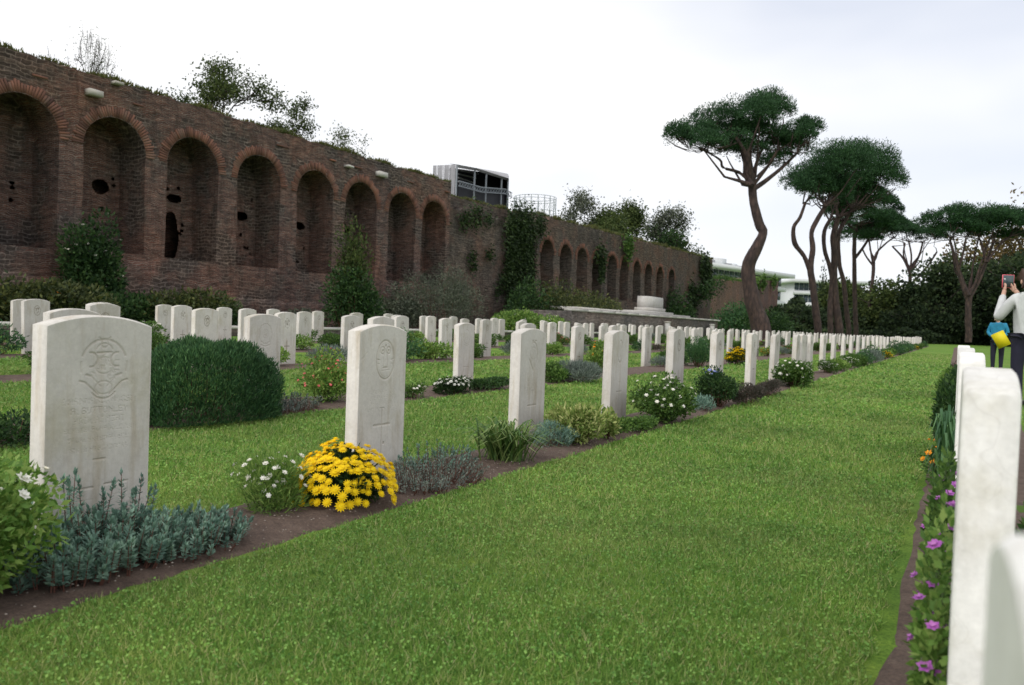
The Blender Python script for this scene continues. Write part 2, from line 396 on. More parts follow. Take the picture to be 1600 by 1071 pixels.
# ------------------------------------------------------------------ ground, beds
ROWX = [-2.55, -5.5, -8.8, -11.8, -14.5]
BEDS = [(x - .03, x + w) for x, w in zip(ROWX, (.55, .95, .8, .8, .8))] + [(-.150, .62)]
def ground():
    xs = [-900, -200, -60, -26, -19.5, -19, -17, -14, -11, -8.4, -5.6, -4, -2, 0, 2, 6, 30, 200, 900]
    ys = [-300, -20, 0, 5, 10, 20, 40, 80, 140, 400, 1500]
    V = [(x, y, gz(x) if x > -60 else .16) for y in ys for x in xs]
    n = len(xs)
    F = [(j * n + i, j * n + i + 1, (j + 1) * n + i + 1, (j + 1) * n + i) for j in range(len(ys) - 1) for i in range(n - 1)]
    b = MB(); b.add(V, F); tag(link('lawn', b.build('lawn'), M['lawn']), 'mown green lawn running between the rows of graves', kind='structure')
ground()
gb = MB(); gb.add([(-900, -300, .19), (-27.4, -300, .19), (-27.4, 129, .19), (-900, 700, .19)], [(0, 1, 2, 3)])
tag(link('road', gb.build('road'), plain('asphalt', (.06, .06, .062), .9, .2, 2)), 'grey paved ground beyond the brick wall', kind='structure')
def bed(x0, x1, y0, y1, name='flower_bed_soil', label=None):
    b = MB(); ny = int((y1 - y0) / .09) if y1 < 30 else 320
    ys = y0 + (y1 - y0) * (np.linspace(0, 1, ny + 1) ** (1.0 if y1 < 30 else 2.0))
    V = []
    for y in ys:
        e0 = .02 * mn.noise(Vector((x0, y * 2.3, 0))) + .012 * mn.noise(Vector((x0, y * 11, 3)))
        e1 = .03 * mn.noise(Vector((x1, y * 1.7, 5))) + .02 * mn.noise(Vector((x1, y * 9, 8)))
        a, c = x0 + e0, x1 + e1
        for k, t in enumerate((0, .06, .3, .55, .8, .94, 1)):
            x = a + (c - a) * t
            z = gz(x) + (-.02, .006, .022, .026, .02, .006, -.02)[k] + (.012 * mn.noise(Vector((x * 9, y * 9, 1))) if 0 < k < 6 else 0)
            V.append((x, y, z))
    F = [(j * 7 + i, j * 7 + i + 1, (j + 1) * 7 + i + 1, (j + 1) * 7 + i) for j in range(len(ys) - 1) for i in range(6)]
    b.add(V, F)
    return tag(link(name, b.build(name, True), M['soil']), label or 'strip of brown soil under a row of headstones', kind='structure')
for i, (a, c) in enumerate(BEDS):
    bed(a, c, -1, 78)
bed(-23.8, -20.6, -4, 45, 'border_soil', 'soil border at the foot of the brick wall')

# ------------------------------------------------------------------ brick wall with arched niches
wall = empty('ancient_brick_wall', (0, 0, 0))
tag(wall, 'long ancient brick wall with deep arched niches, weeds along its top', 'wall')
WX = -24.0
def relief(y, z, amp=.05):
    return amp * mn.noise(Vector((0, y * .7, z * .7))) + amp * .6 * mn.noise(Vector((3, y * 2.6, z * 3.4))) + amp * .35 * mn.noise(Vector((7, y * 7, z * 9)))
def lerp_prof(pts):
    ys = [p[0] for p in pts]; zs = [p[1] for p in pts]
    return lambda y: float(np.interp(y, ys, zs))
def wall_section(y0, y1, xf, top, arches, mat, step=.22, zstep=.22, depth=1.35, thick=3.2, z0=.05, amp=.05, rag=.08, end=False):
    b = MB()
    ys = list(np.arange(y0, y1, step)) + [y1]
    for (yc, r, sill, crown) in arches:
        ys = [y for y in ys if not (yc - r - .06 < y < yc + r + .06)]
        ys += [yc - r * math.cos(t) for t in np.linspace(0, math.pi, 15)]
    ys = sorted(ys)
    def at(y):
        for a in arches:
            if abs(y - a[0]) <= a[1] + 1e-6: return a
        return min(arches, key=lambda a: abs(a[0] - y)) if arches else (0, 1, 2.5, 6)
    n1 = int(2.5 / zstep); n2 = int(3.4 / zstep); n3 = int(2.4 / zstep)
    rows = n1 + n2 + n3 + 1
    V = []
    for y in ys:
        yc, r, sill, crown = at(y)
        spr = crown - r; inside = abs(y - yc) <= r + 1e-6
        zc = spr + math.sqrt(max(0, r * r - (y - yc) ** 2)) if (inside and arches) else spr
        tp = top(y) + rag * mn.noise(Vector((2, y * 1.9, 0))) + rag * .6 * mn.noise(Vector((5, y * 6, 0)))
        zz = list(np.linspace(z0, sill, n1 + 1))[:-1] + list(np.linspace(sill, zc, n2 + 1))[:-1] + list(np.linspace(zc, tp, n3 + 1))
        for z in zz: V.append((xf + relief(y, z, amp), y, z))
    F = []
    for j in range(len(ys) - 1):
        ym = .5 * (ys[j] + ys[j + 1])
        ins = any(abs(ym - a[0]) < a[1] for a in arches)
        for i in range(rows - 1):
            if ins and n1 <= i < n1 + n2: continue
            F.append((j * rows + i, (j + 1) * rows + i, (j + 1) * rows + i + 1, j * rows + i + 1))
    b.add(V, F)
    # top and back
    T = []
    for j, y in enumerate(ys):
        zt = V[j * rows + rows - 1]
        T += [zt, (xf - .5, y, zt[2] + .10 * mn.noise(Vector((9, y, 0))) + .05), (xf - thick, y, zt[2]), (xf - thick, y, z0)]
    b.add(T, [(j * 4 + k, (j + 1) * 4 + k, (j + 1) * 4 + k + 1, j * 4 + k + 1) for j in range(len(ys) - 1) for k in range(3)])
    for yy, jj in ((y0, 0), (y1, len(ys) - 1)):
        col = [V[jj * rows + i] for i in range(rows)]
        W = col + [(xf - thick, yy, c[2]) for c in col]
        b.add(W, [(i, i + 1, rows + i + 1, rows + i) for i in range(rows - 1)])
    b_o = link('wall_section', b.build('wall_section'), mat, wall)
    # niches
    for k, (yc, r, sill, crown) in enumerate(arches):
        nb = MB(); spr = crown - r
        jf = [j for j, y in enumerate(ys) if abs(y - yc) <= r + 1e-5]
        ring = []
        ja, jb = jf[0], jf[-1]
        for i in range(n1, n1 + n2): ring.append(V[ja * rows + i])
        for j in jf: ring.append(V[j * rows + n1 + n2])
        for i in range(n1 + n2 - 1, n1 - 1, -1): ring.append(V[jb * rows + i])
        nd = 6; R = []
        for d in range(nd + 1):
            for q in ring:
                dx = -depth * d / nd
                w = 0 if d == 0 else .035 * mn.noise(Vector((d * .5, q[1] * 2, q[2] * 2)))
                s = 1 - .03 * (d / nd)
                R.append(((q[0] * (d == 0) + (d > 0) * (xf + dx)), yc + (q[1] - yc) * s + w, q[2] + w))
        L = len(ring)
        nb.add(R, [(d * L + i, d * L + i + 1, (d + 1) * L + i + 1, (d + 1) * L + i) for d in range(nd) for i in range(L - 1)])
        # sill ledge
        sv = [V[j * rows + n1] for j in jf]
        nb.add(sv + [(xf - depth - .1, q[1], sill + .06) for q in sv], [(i, i + 1, len(sv) + i + 1, len(sv) + i) for i in range(len(sv) - 1)])
        # back wall with a putlog hole and on some a dark doorway
        cell = .05; holes = []
        rnd = random.Random(k * 13 + int(yc * 7))
        if 13 < yc < 33 and k != 7: holes.append((yc + .30 + rnd.uniform(-.12, .2), sill + 2.25 + rnd.uniform(-.2, .2), rnd.uniform(.24, .40), rnd.uniform(.16, .28), 1))
        if (abs(yc - 18.7) < .5): holes.append((yc + .12, sill + .85, .34, .95, 1))
        if (abs(yc - 33.9) < .5): holes.append((yc + .25, sill + 1.2, .5, 1.4, 1))
        if (abs(yc - 12.8) < .5): holes.append((yc + .1, sill + 2.0, .55, 1.2, 0))
        if (abs(yc - 27.8) < .5): holes.append((yc + .1, sill + 2.3, .45, .4, 1))
        for q in range(6): holes.append((yc + rnd.uniform(-.2, .85), sill + rnd.uniform(.4, 3.2), .07, .07, 1))
        xb = xf - depth
        gy = np.arange(-r - .15, r + .16, cell); gzz = np.arange(sill - .1, crown + .15, cell)
        idx = {}; GV = []; GF = []
        def vid(i, j):
            if (i, j) not in idx:
                idx[(i, j)] = len(GV); y = yc + gy[i]; z = gzz[j]
                GV.append((xb + .05 * mn.noise(Vector((1, y * 2.2, z * 2.2))) + .03 * mn.noise(Vector((1, y * 7, z * 8))), y, z))
            return idx[(i, j)]
        for i in range(len(gy) - 1):
            for j in range(len(gzz) - 1):
                y = yc + gy[i] + cell / 2; z = gzz[j] + cell / 2
                if any(((y - h[0]) / h[2]) ** 2 + ((z - h[1]) / h[3]) ** 2 < 1 for h in holes if h[4]): continue
                GF.append((vid(i, j), vid(i + 1, j), vid(i + 1, j + 1), vid(i, j + 1)))
        nb.add(GV, GF)
        nb.box(xb - .95, xb - .9, yc - r - .3, yc + r + .3, sill - .2, crown + .3)
        for h in holes:
            if not h[4]:
                nb.box(xb, xb + .12, h[0] - h[2] - .1, h[0] - h[2], sill, h[1] + h[3] * .5)
        link('niche', nb.build('niche'), mat, wall)
        # voussoir ring
        ab = MB(); nbk = 46
        for q in range(nbk):
            t = math.pi * (q + .5) / nbk
            ln = .25 + .12 * rnd.random()
            for lay in (0,):
                ra = r + .02; rc = ra + ln / 2
                cy, cz = yc - rc * math.cos(t), spr + rc * math.sin(t)
                er = np.array([0, -math.cos(t), math.sin(t)]); et = np.array([0, math.sin(t), math.cos(t)])
                ab.obox((xf + relief(cy, cz, amp) * .8 - .022 + .018 * rnd.random(), cy, cz), (.035, 0, 0), er * ln / 2, et * (math.pi * rc / nbk / 2 * .78), rnd.random())
        tag(link('arch_bricks', ab.build('arch_bricks'), M['arch_brick'], wall), kind='stuff')
    return ys, V, rows
TOPA = [(0, 8.1), (13.6, 8.12), (20, 8.1), (30, 8.12), (35, 8.18)]
AR_A = [(c, 1.08, s, 6.95) for c, s in ((9.8, 2.5), (12.8, 2.5), (15.72, 2.6), (18.7, 2.6), (21.76, 2.6), (24.85, 2.6), (27.8, 2.6), (30.83, 2.6), (33.55, 2.6))]
topA = lerp_prof(TOPA)
wall_section(2, 35.0, WX, topA, AR_A, M['brick'])
topB = lerp_prof([(35, 7.65), (45, 7.85)])
wall_section(35.0, 45.0, WX - .75, topB, [], M['brick_dark'], amp=.04, thick=2.2)
wall_section(35.02, 44.4, WX - .25, lerp_prof([(35, 6.85), (44.4, 7.05)]), [], M['brick_dark'], amp=.12, thick=.49, rag=.3)
cc_ = [1.9416, 2.0594, 2.176, 2.292, 2.414, 2.522, 2.645, 2.764, 2.893, 3.032]
AR_C = [(c * 24, .93, 2.9, 6.38) for c in cc_]
topC = lerp_prof([(45, 7.85), (60, 8.1), (75, 8.4), (86.8, 8.55)])
wall_section(45.0, 86.8, WX, topC, AR_C, M['brick_dark'], step=.35, zstep=.35, amp=.09, rag=.25)
topD = lerp_prof([(86.8, 6.5), (100, 7.0), (107.5, 7.3), (109.5, 7.9), (127, 8.65)])
wall_section(86.8, 127, WX - .6, topD, [], M['brick_pale'], step=.5, zstep=.5, amp=.10, rag=.3)
# rough offset plinth and buttress on the first section, loose blocks
bb = MB()
for (y0, y1, z1, pr) in ((2, 14.6, 1.5, .35), (14.6, 17.2, 2.25, .16), (17.2, 26, 1.15, .22), (26, 34.9, 1.5, .14)):
    ny = int((y1 - y0) / .25)
    V = []; nr = 7
    for y in np.linspace(y0, y1, ny + 1):
        zt = z1 + .16 * mn.noise(Vector((4, y * 1.3, 0)))
        for k in range(nr): V.append((WX + pr + relief(y + 30, zt * k / (nr - 1), .09), y, .05 + zt * k / (nr - 1)))
        V.append((WX - .08, y, zt + .22))
    n = nr + 1
    bb.add(V, [(j * n + i, (j + 1) * n + i, (j + 1) * n + i + 1, j * n + i + 1) for j in range(ny) for i in range(nr)])
    for e in (0, ny):
        c = V[e * n:(e + 1) * n]; W = c + [(WX - .08, q[1], q[2]) for q in c]
        bb.add(W, [(i, i + 1, n + i + 1, n + i) for i in range(nr)])
link('plinth', bb.build('plinth'), M['brick'], wall)
for (px_, py_, w, h) in ((147, 131, .30, .13), (183, 116, .2, .06), (596, 263, .42, .16), (545, 250, .25, .06)):
    r = np.array(P(px_, py_, 1.0)) - np.array([0, 0, EYE]); t = (WX + .1) / r[0]; y, z = r[1] * t, EYE + r[2] * t - .30; w *= .75; h *= .7
    b = MB(); b.box(-.16, .16, -w, w, -h, h); o = link('stone_block', b.build('stone_block'), M['altar'], wall, (WX + .1, y, z))
def cornice(y0, y1, z):
    b = MB(); y = y0
    while y < y1:
        L = random.uniform(.3, .8)
        if random.random() < .3: b.box(WX - .05, WX + .03 + random.random() * .05, y, y + L - .03, z(y) - .03, z(y) + .03)
        y += L
    return b
tag(link('string_course', cornice(3, 34.8, lambda y: topA(y) - .55).build('string_course'), M['arch_brick'], wall), kind='stuff')

# weeds along the wall top and ivy
def weeds(y0, y1, xf, top, n, name, label, hmax=.45, mat='dry'):
    b = MB(); y = RNG.uniform(y0, y1, n); x = xf - RNG.uniform(-.05, .6, n)
    tp = np.array([top(v) for v in y]); cl = np.array([mn.noise(Vector((0, v * .8, 5))) for v in y])
    keep = cl + RNG.random(n) * .5 > .1; x, y, tp, cl = x[keep], y[keep], tp[keep], cl[keep]
    C = np.stack([x, y, tp + .0], 1); D = unit(np.stack([RNG.normal(0, .45, len(x)) + .15, RNG.normal(0, .5, len(x)), np.ones(len(x))], 1))
    b.leaves(C, D, side_of(D), hmax * (.35 + RNG.random(len(x)) * .65) * np.clip(.6 + cl, .3, 1.4), .05)
    return tag(link(name, b.build(name), M[mat]), label, 'weeds', kind='stuff')
weeds(5, 35, WX, topA, 9000, 'wall_top_weeds', 'dry grass and weeds growing along the near wall top', .34)
weeds(35, 45, WX - .75, topB, 3000, 'wall_top_weeds', 'green weeds growing along the blank middle wall top', .35)
weeds(45, 87, WX, topC, 9000, 'wall_top_weeds', 'weeds growing along the far arcaded wall top', .5)
weeds(87, 127, WX - .6, topD, 6000, 'wall_top_weeds', 'grass tufts growing on the far pale wall top', .9, 'leaf_green')

def ivy(pts, n, name, label, mat='leaf_ivy', leaf=.16, xo=0):
    """hanging plants on the wall face; pts = (px,py,radius m)"""
    b = MB()
    for (px_, py_, rad, xface) in pts:
        r = np.array(P(px_, py_, 1.0)) - np.array([0, 0, EYE]); t = (xface) / r[0]; y, z = r[1] * t, EYE + r[2] * t
        k = int(n * rad * rad); a = RNG.normal(size=(k, 2)) * rad * .5
        C = np.stack([xface + .05 + np.abs(RNG.normal(0, .14 * min(1.2, rad), k)), y + a[:, 0] * 1.1, z + a[:, 1]], 1)
        D = unit(np.stack([.5 + RNG.random(k), RNG.normal(0, .6, k), -.7 + RNG.normal(0, .5, k)], 1))
        b.leaves(C, D, side_of(D), leaf * (.6 + RNG.random(k) * .8), leaf * .7)
    return tag(link(name, b.build(name), M[mat]), label, 'ivy')
XB = WX - .2
ivy([(795 + 6 * random.random(), y, .85, XB + .1) for y in range(345, 485, 10)] + [(820, y, .9, WX) for y in range(340, 440, 12)] + [(808, 350, 1.3, XB), (840, 352, .9, WX)], 500,
    'hanging_ivy', 'dark ivy curtain hanging down the wall left of the far arches')
ivy([(740, 337, .8, XB), (722, 345, .6, XB), (760, 342, .5, XB)], 500, 'hanging_ivy', 'ivy tuft spilling over the wall ledge right of the last near arch')
ivy([(735, 403, .5, XB), (738, 418, .35, XB)], 500, 'wall_shrub', 'small dark plant rooted low on the blank wall')
ivy([(762, 397, .45, XB)], 500, 'wall_shrub', 'small dark plant rooted midway up the blank wall')
ivy([(782, 440, .6, XB), (775, 455, .4, XB)], 500, 'wall_shrub', 'dark plant on the wall just left of the ivy curtain')
ivy([(935, 395, .8, WX + .1), (938, 412, .7, WX + .1), (937, 430, .6, WX + .1)], 350, 'hanging_ivy', 'ivy between two of the far arches', leaf=.22)
ivy([(977, 382, .9, WX + .1), (980, 392, .7, WX + .1)], 350, 'hanging_ivy', 'yellowish green ivy over the top edge of the far arcade', 'leaf_green', .25)
ivy([(1078, 455, .9, WX), (1078, 470, 1.1, WX), (1076, 485, 1.2, WX)], 300, 'hanging_ivy', 'dark ivy column at the end of the far arcade', leaf=.3)
ivy([(1097, 417, 1.3, WX), (1101, 430, 1.3, WX)], 300, 'hanging_ivy', 'dark bush overhanging the corner where the wall drops', leaf=.35)
ivy([(1190, 440, 1.1, WX - .4), (1207, 440, 1.0, WX - .4), (1180, 441, .9, WX - .4)], 200, 'hanging_ivy', 'green growth on the top of the last wall block', 'leaf_green', .35)

# ------------------------------------------------------------------ headstones
W_, H_, T_, RISE = .38, .77, .078, .036
def arc_h(u, w=W_, h=H_, rise=RISE):
    """height of the curved top at u in 0..w"""
    R = (w * w / 4 + rise * rise) / (2 * rise); return h - R + np.sqrt(np.maximum(0, R * R - (u - w / 2) ** 2))
def slab_mesh(front=True, w=W_, h=H_, t=T_, rise=RISE):
    b = MB(); e = .006; k = 13
    us = np.linspace(0, w, k)
    prof = [(u, float(arc_h(u, w, h, rise))) for u in us]
    ring = [(0, -.15)] + prof + [(w, -.15)]
    def inset(p, d):
        u, v = p
        return (min(max(u, d), w - d), v - (d if v > 0 else 0))
    L = len(ring); V = []
    for (x, d) in ((t / 2, e), (t / 2 - e, 0), (-t / 2 + e, 0), (-t / 2, e)):
        for p in ring:
            q = inset(p, d); V.append((x, q[0] - w / 2, q[1]))
    F = [(a * L + i, (a + 1) * L + i, (a + 1) * L + i + 1, a * L + i + 1) for a in range(3) for i in range(L - 1)]
    b.add(V, F, 0)
    for (base, on) in ((0, front), (3 * L, True)):
        if on:
            n = L // 2
            b.add([V[base + i] for i in range(L)], [(i, L - 1 - i, L - 2 - i, i + 1) for i in range(n - 0) if L - 2 - i > i + 1] , 0)
            i = n - 1
    # closing triangle at the crown centre
    return b
FONT = {'A': '0E11111F111111', 'B': '1E11111E11111E', 'U': '1111111111110E', 'T': '1F040404040404', 'O': '0E11111111110E', 'N': '11191513111111',
        'L': '1010101010101F', 'E': '1F10101E10101F', 'Y': '11110A04040404', '.': '0000000000000C', 'S': '0F10100E01011E', 'R': '1E11111E141211',
        'J': '0702020202120C', 'I': '0E04040404040E', 'C': '0E11101010110E', 'D': '1E11111111111E', 'H': '1111111F111111', ' ': '00000000000000', '1': '040C040404040E', '4': '02060A121F0202'}
def sstep(d, w): return np.clip(1 - d / w, 0, 1)
class Carve:
    def __init__(s, U, Vv, seed=0): s.U, s.V = U, Vv; s.h = np.zeros_like(U); s.r = np.random.default_rng(seed)
    def seg(s, a, b, w, d=1.0):
        ax, ay = a; bx, by = b; dx, dy = bx - ax, by - ay
        t = np.clip(((s.U - ax) * dx + (s.V - ay) * dy) / (dx * dx + dy * dy), 0, 1)
        s.h = np.maximum(s.h, d * sstep(np.hypot(s.U - ax - t * dx, s.V - ay - t * dy), w))
    def arc(s, c, rx, ry, a0, a1, w, d=1.0):
        th = np.arctan2((s.V - c[1]) / ry, (s.U - c[0]) / rx) % (2 * math.pi)
        inr = ((th - a0) % (2 * math.pi)) <= (a1 - a0)
        rr = np.hypot((s.U - c[0]) / rx, (s.V - c[1]) / ry); dist = np.abs(rr - 1) * min(rx, ry)
        s.h = np.maximum(s.h, np.where(inr, d * sstep(dist, w), 0))
    def disc(s, c, rx, ry, d=1.0):
        rr = np.hypot((s.U - c[0]) / rx, (s.V - c[1]) / ry); s.h = np.maximum(s.h, d * np.clip((1 - rr) * 4, 0, 1))
    def text(s, txt, cu, v, cell, d=.8, worn=0.0):
        n = len(txt) * 6; u0 = cu - n * cell / 2
        I = np.floor((s.U - u0) / cell).astype(int); J = np.floor((v - s.V) / cell).astype(int)
        T = np.zeros((7, n))
        for k, ch in enumerate(txt):
            hx = FONT.get(ch, FONT['E'])
            for r in range(7):
                bits = int(hx[r * 2:r * 2 + 2], 16)
                for c in range(5):
                    if bits >> (4 - c) & 1: T[r, k * 6 + c] = 1
        T *= (s.r.random(T.shape) > worn) * (.55 + .45 * s.r.random(T.shape))
        ok = (I >= 0) & (I < n) & (J >= 0) & (J < 7)
        s.h = np.maximum(s.h, np.where(ok, d * T[np.clip(J, 0, 6), np.clip(I, 0, n - 1)], 0))
def face_mesh(res, fn, depth=.0035, w=W_, h=H_, rise=RISE, t=T_):
    nu = int(w / res); nv = int((h + .02) / res); e = .006
    u = np.linspace(e, w - e, nu); tt = np.linspace(0, 1, nv)
    top = arc_h(u, w, h, rise) - e
    U = np.repeat(u[None, :], nv, 0); Vv = -.02 + tt[:, None] * (top[None, :] + .02)
    c = Carve(U, Vv, int(res * 1e5)); fn(c)
    hgt = c.h
    k = hgt.copy(); k[1:-1, 1:-1] = (hgt[1:-1, 1:-1] * 2 + hgt[:-2, 1:-1] + hgt[2:, 1:-1] + hgt[1:-1, :-2] + hgt[1:-1, 2:]) / 6
    k[0] = k[-1] = 0; k[:, 0] = k[:, -1] = 0
    V = np.stack([np.full_like(U, t / 2) - k * depth, U - w / 2, Vv], 2).reshape(-1, 3)
    # local y runs along the row; the reader in front sees it left to right
    i = np.arange(nv - 1)[:, None] * nu + np.arange(nu - 1)[None, :]
    F = np.stack([i, i + 1, i + 1 + nu, i + nu], 2).reshape(-1, 4)
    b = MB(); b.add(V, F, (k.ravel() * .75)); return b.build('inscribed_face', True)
W2 = W_ / 2
def worn_lines(c, lines, v0, dv, cell, d=.5, worn=.45):
    for i, L in enumerate(lines):
        txt = ''.join(c.r.choice(list('SERTANHILOCDB')) for _ in range(L)) if isinstance(L, int) else L
        c.text(txt, W2, v0 - i * dv, cell if not isinstance(L, int) or L < 15 else cell * .75, d if isinstance(L, int) else d * 1.25, worn if isinstance(L, int) else .12)
def crossv(c, v0, v1, vb, half, w=.007, d=1.0):
    c.seg((W2, v0), (W2, v1), w, d * .8); c.seg((W2 - half, vb), (W2 + half, vb), w * 1.2, d)
    c.seg((W2 - .016, v1), (W2 + .016, v1), w * .6, d * .7); c.seg((W2 - .016, v0), (W2 + .016, v0), w * .6, d * .6)
def fn1(c):
    E = (W2 + .01, .60); c.arc(E, .082, .088, math.radians(20), math.radians(160), .006, .9); c.arc(E, .082, .088, math.radians(170), math.radians(195), .005, .6); c.arc(E, .082, .088, math.radians(-15), math.radians(10), .005, .6)
    c.arc((E[0] - .046, E[1] + .02), .022, .024, 4.4, 8.2, .005); c.arc((E[0] + .046, E[1] + .02), .022, .024, 1.3, 5.1, .005)
    c.seg((E[0] - .026, E[1] + .043), (E[0] + .026, E[1] + .045), .005); c.arc((E[0], E[1] + .045), .03, .03, .3, 2.8, .004, .7)
    c.arc(E, .033, .028, 0, 6.28, .004, .55);
    for i in range(34):
        a = c.r.uniform(0, 6.28); q = (E[0] + c.r.uniform(-.045, .045), E[1] + c.r.uniform(-.05, .035)); c.seg(q, (q[0] + .014 * math.cos(a), q[1] + .014 * math.sin(a)), .0035, .5)
    for s in (-1, 1):
        c.seg((E[0] + s * .085, E[1] - .05), (E[0] + s * .066, E[1] - .055), .005, 1); c.seg((E[0] + s * .066, E[1] - .055), (E[0] + s * .02, E[1] - .098), .005, 1)
        c.seg((E[0] + s * .062, E[1] - .03), (E[0] + s * .045, E[1] - .035), .006, 1); c.seg((E[0] + s * .045, E[1] - .035), (E[0] + s * .012, E[1] - .07), .004, .6)
        c.seg((E[0] + s * .008, E[1] + .085), (E[0] + s * .02, E[1] + .095), .004, .8)
    c.arc((E[0], E[1] - .075), .03, .022, 0, 6.28, .004, .6); c.arc((E[0], E[1] - .062), .05, .05, 3.7, 5.7, .005, 1)
    c.arc((E[0], E[1] + .075), .012, .014, 0, 6.28, .004, .6)
    worn_lines(c, [14, 'A.BUTTONLEY', 10, 18, 16, 15], .494, .033, .0031, .55, .42)
    # broad outlined cross
    c.seg((W2 - .02, .283), (W2 + .02, .283), .005, 1)
    c.seg((W2 - .105, .190), (W2 - .02, .190), .0055, 1); c.seg((W2 + .02, .195), (W2 + .105, .195), .0055, 1)
    c.seg((W2 - .02, .283), (W2 - .02, .19), .003, .3); c.seg((W2 + .02, .283), (W2 + .02, .19), .003, .35)
    c.seg((W2 - .105, .19), (W2 - .105, .15), .003, .35); c.seg((W2 + .105, .195), (W2 + .105, .155), .003, .5)
    c.seg((W2 - .105, .15), (W2 - .02, .15), .003, .25); c.seg((W2 + .02, .155), (W2 + .105, .155), .003, .3)
def fn2(c):
    E = (W2 + .015, .59); c.arc(E, .070, .098, 0, 6.28, .006, 1); c.arc(E, .060, .086, 0, 6.28, .003, .35)
    for s in (-1, 1):
        c.arc((E[0] + s * .023, E[1] + .048), .016, .018, 0, 6.28, .005, .9); c.disc((E[0] + s * .023, E[1] + .048), .006, .007)
        c.seg((E[0] + s * .012, E[1] + .03), (E[0] + s * .018, E[1] - .03), .004, .7); c.seg((E[0] + s * .045, E[1] + .0), (E[0] + s * .066, E[1] + .004), .005, .8)
        c.seg((E[0] + s * .045, E[1] - .02), (E[0] + s * .062, E[1] - .02), .004, .6)
    c.seg((E[0] - .016, E[1] - .04), (E[0] + .016, E[1] - .038), .007, 1); c.disc((E[0], E[1] + .073), .007, .009); c.seg((E[0] - .03, E[1] - .055), (E[0] + .035, E[1] - .05), .003, .6)
    worn_lines(c, [6, 12, 11, 15, 13], .470, .030, .0030, .34, .55)
    crossv(c, .10, .345, .26, .062, .0075); c.disc((W2 + .018, .165), .008, .009)
    worn_lines(c, [15, 11], .085, .024, .0022, .5, .4)
    c.seg((.03, .60), (.06, .63), .007, .5); c.seg((.045, .57), (.05, .62), .005, .4)
def fn3(c):
    E = (W2, .60)
    c.seg((E[0] - .055, E[1] - .04), (E[0], E[1] - .115), .008); c.seg((E[0] + .055, E[1] - .04), (E[0], E[1] - .115), .006, .8)
    c.arc(E, .055, .075, math.radians(-30), math.radians(120), .006, 1); c.arc(E, .05, .04, 0, 6.28, .004, .6)
    for i in range(26): c.seg((E[0] + c.r.uniform(-.04, .04), E[1] + c.r.uniform(-.06, .05)), (E[0] + c.r.uniform(-.04, .04), E[1] + c.r.uniform(-.06, .05)), .003, .35)
    c.disc((E[0] - .015, E[1] + .085), .012, .008); c.disc((E[0] + .025, E[1] + .085), .012, .008)
    worn_lines(c, [5, 12, 12, 14, 12], .46, .030, .0030, .28, .5); crossv(c, .075, .345, .245, .06)
def fn4(c):
    E = (W2, .59); c.arc(E, .055, .095, 0, 6.28, .006, 1)
    for i in range(18): c.seg((E[0] + c.r.uniform(-.035, .035), E[1] + c.r.uniform(-.06, .06)), (E[0] + c.r.uniform(-.035, .035), E[1] + c.r.uniform(-.06, .06)), .0035, .6)
    worn_lines(c, [8, 13, 12, 12], .46, .032, .0030, .28, .5); crossv(c, .09, .33, .245, .055)
def fn5(c):
    E = (W2, .59)
    for i in range(14):
        a = i * 2 * math.pi / 14; c.arc((E[0] + .062 * math.cos(a), E[1] + .075 * math.sin(a)), .016, .018, a - 1, a + 1.3, .005, .9)
    c.arc(E, .035, .04, 0, 6.28, .005, .6)
    for i in range(12): c.seg((E[0] + c.r.uniform(-.02, .02), E[1] + c.r.uniform(-.03, .03)), (E[0] + c.r.uniform(-.02, .02), E[1] + c.r.uniform(-.03, .03)), .004, .8)
    c.seg((E[0] - .055, E[1] - .10), (E[0], E[1] - .115), .005); c.seg((E[0], E[1] - .115), (E[0] + .055, E[1] - .10), .005)
    worn_lines(c, [6, 12, 11, 15, 14], .445, .028, .0029, .34, .45); crossv(c, .05, .30, .20, .06)
SLAB_OPEN = slab_mesh(False).build('headstone_slab')
SLAB = slab_mesh(True).build('headstone_slab'); SLAB.materials.append(M['stone']); SLAB_OPEN.materials.append(M['stone'])
FACES = {1: face_mesh(.0015, fn1, .003), 2: face_mesh(.0016, fn2), 3: face_mesh(.0024, fn3), 4: face_mesh(.0025, fn4), 5: face_mesh(.0024, fn5)}
for f_ in FACES.values(): f_.materials.append(M['stone'])
# light emblem and cross pieces for the middle distance
def emblem_mesh(kind):
    b = MB(); x = T_ / 2 + .0012; n = 18
    rx, ry = (.058, .062) if kind % 2 else (.048, .075)
    for i in range(n):
        if kind == 2 and i % 3 == 0: continue
        a0, a1 = 2 * math.pi * i / n, 2 * math.pi * (i + .86) / n
        V = [(x, r * rx * math.cos(a), .60 + r * ry * math.sin(a)) for a in (a0, a1) for r in (1, .88)]
        b.add(V, [(0, 1, 3, 2)], .5)
    rr = random.Random(kind)
    for i in range(9):
        p = (rr.uniform(-.03, .03), .60 + rr.uniform(-.04, .04)); a = rr.uniform(0, 3); d = (math.cos(a) * .014, math.sin(a) * .014); q = (-d[1] * .25, d[0] * .25)
        b.add([(x, p[0] - d[0] - q[0], p[1] - d[1] - q[1]), (x, p[0] + d[0] - q[0], p[1] + d[1] - q[1]), (x, p[0] + d[0] + q[0], p[1] + d[1] + q[1]), (x, p[0] - d[0] + q[0], p[1] - d[1] + q[1])], [(0, 1, 2, 3)], .5)
    return b.build('emblem')
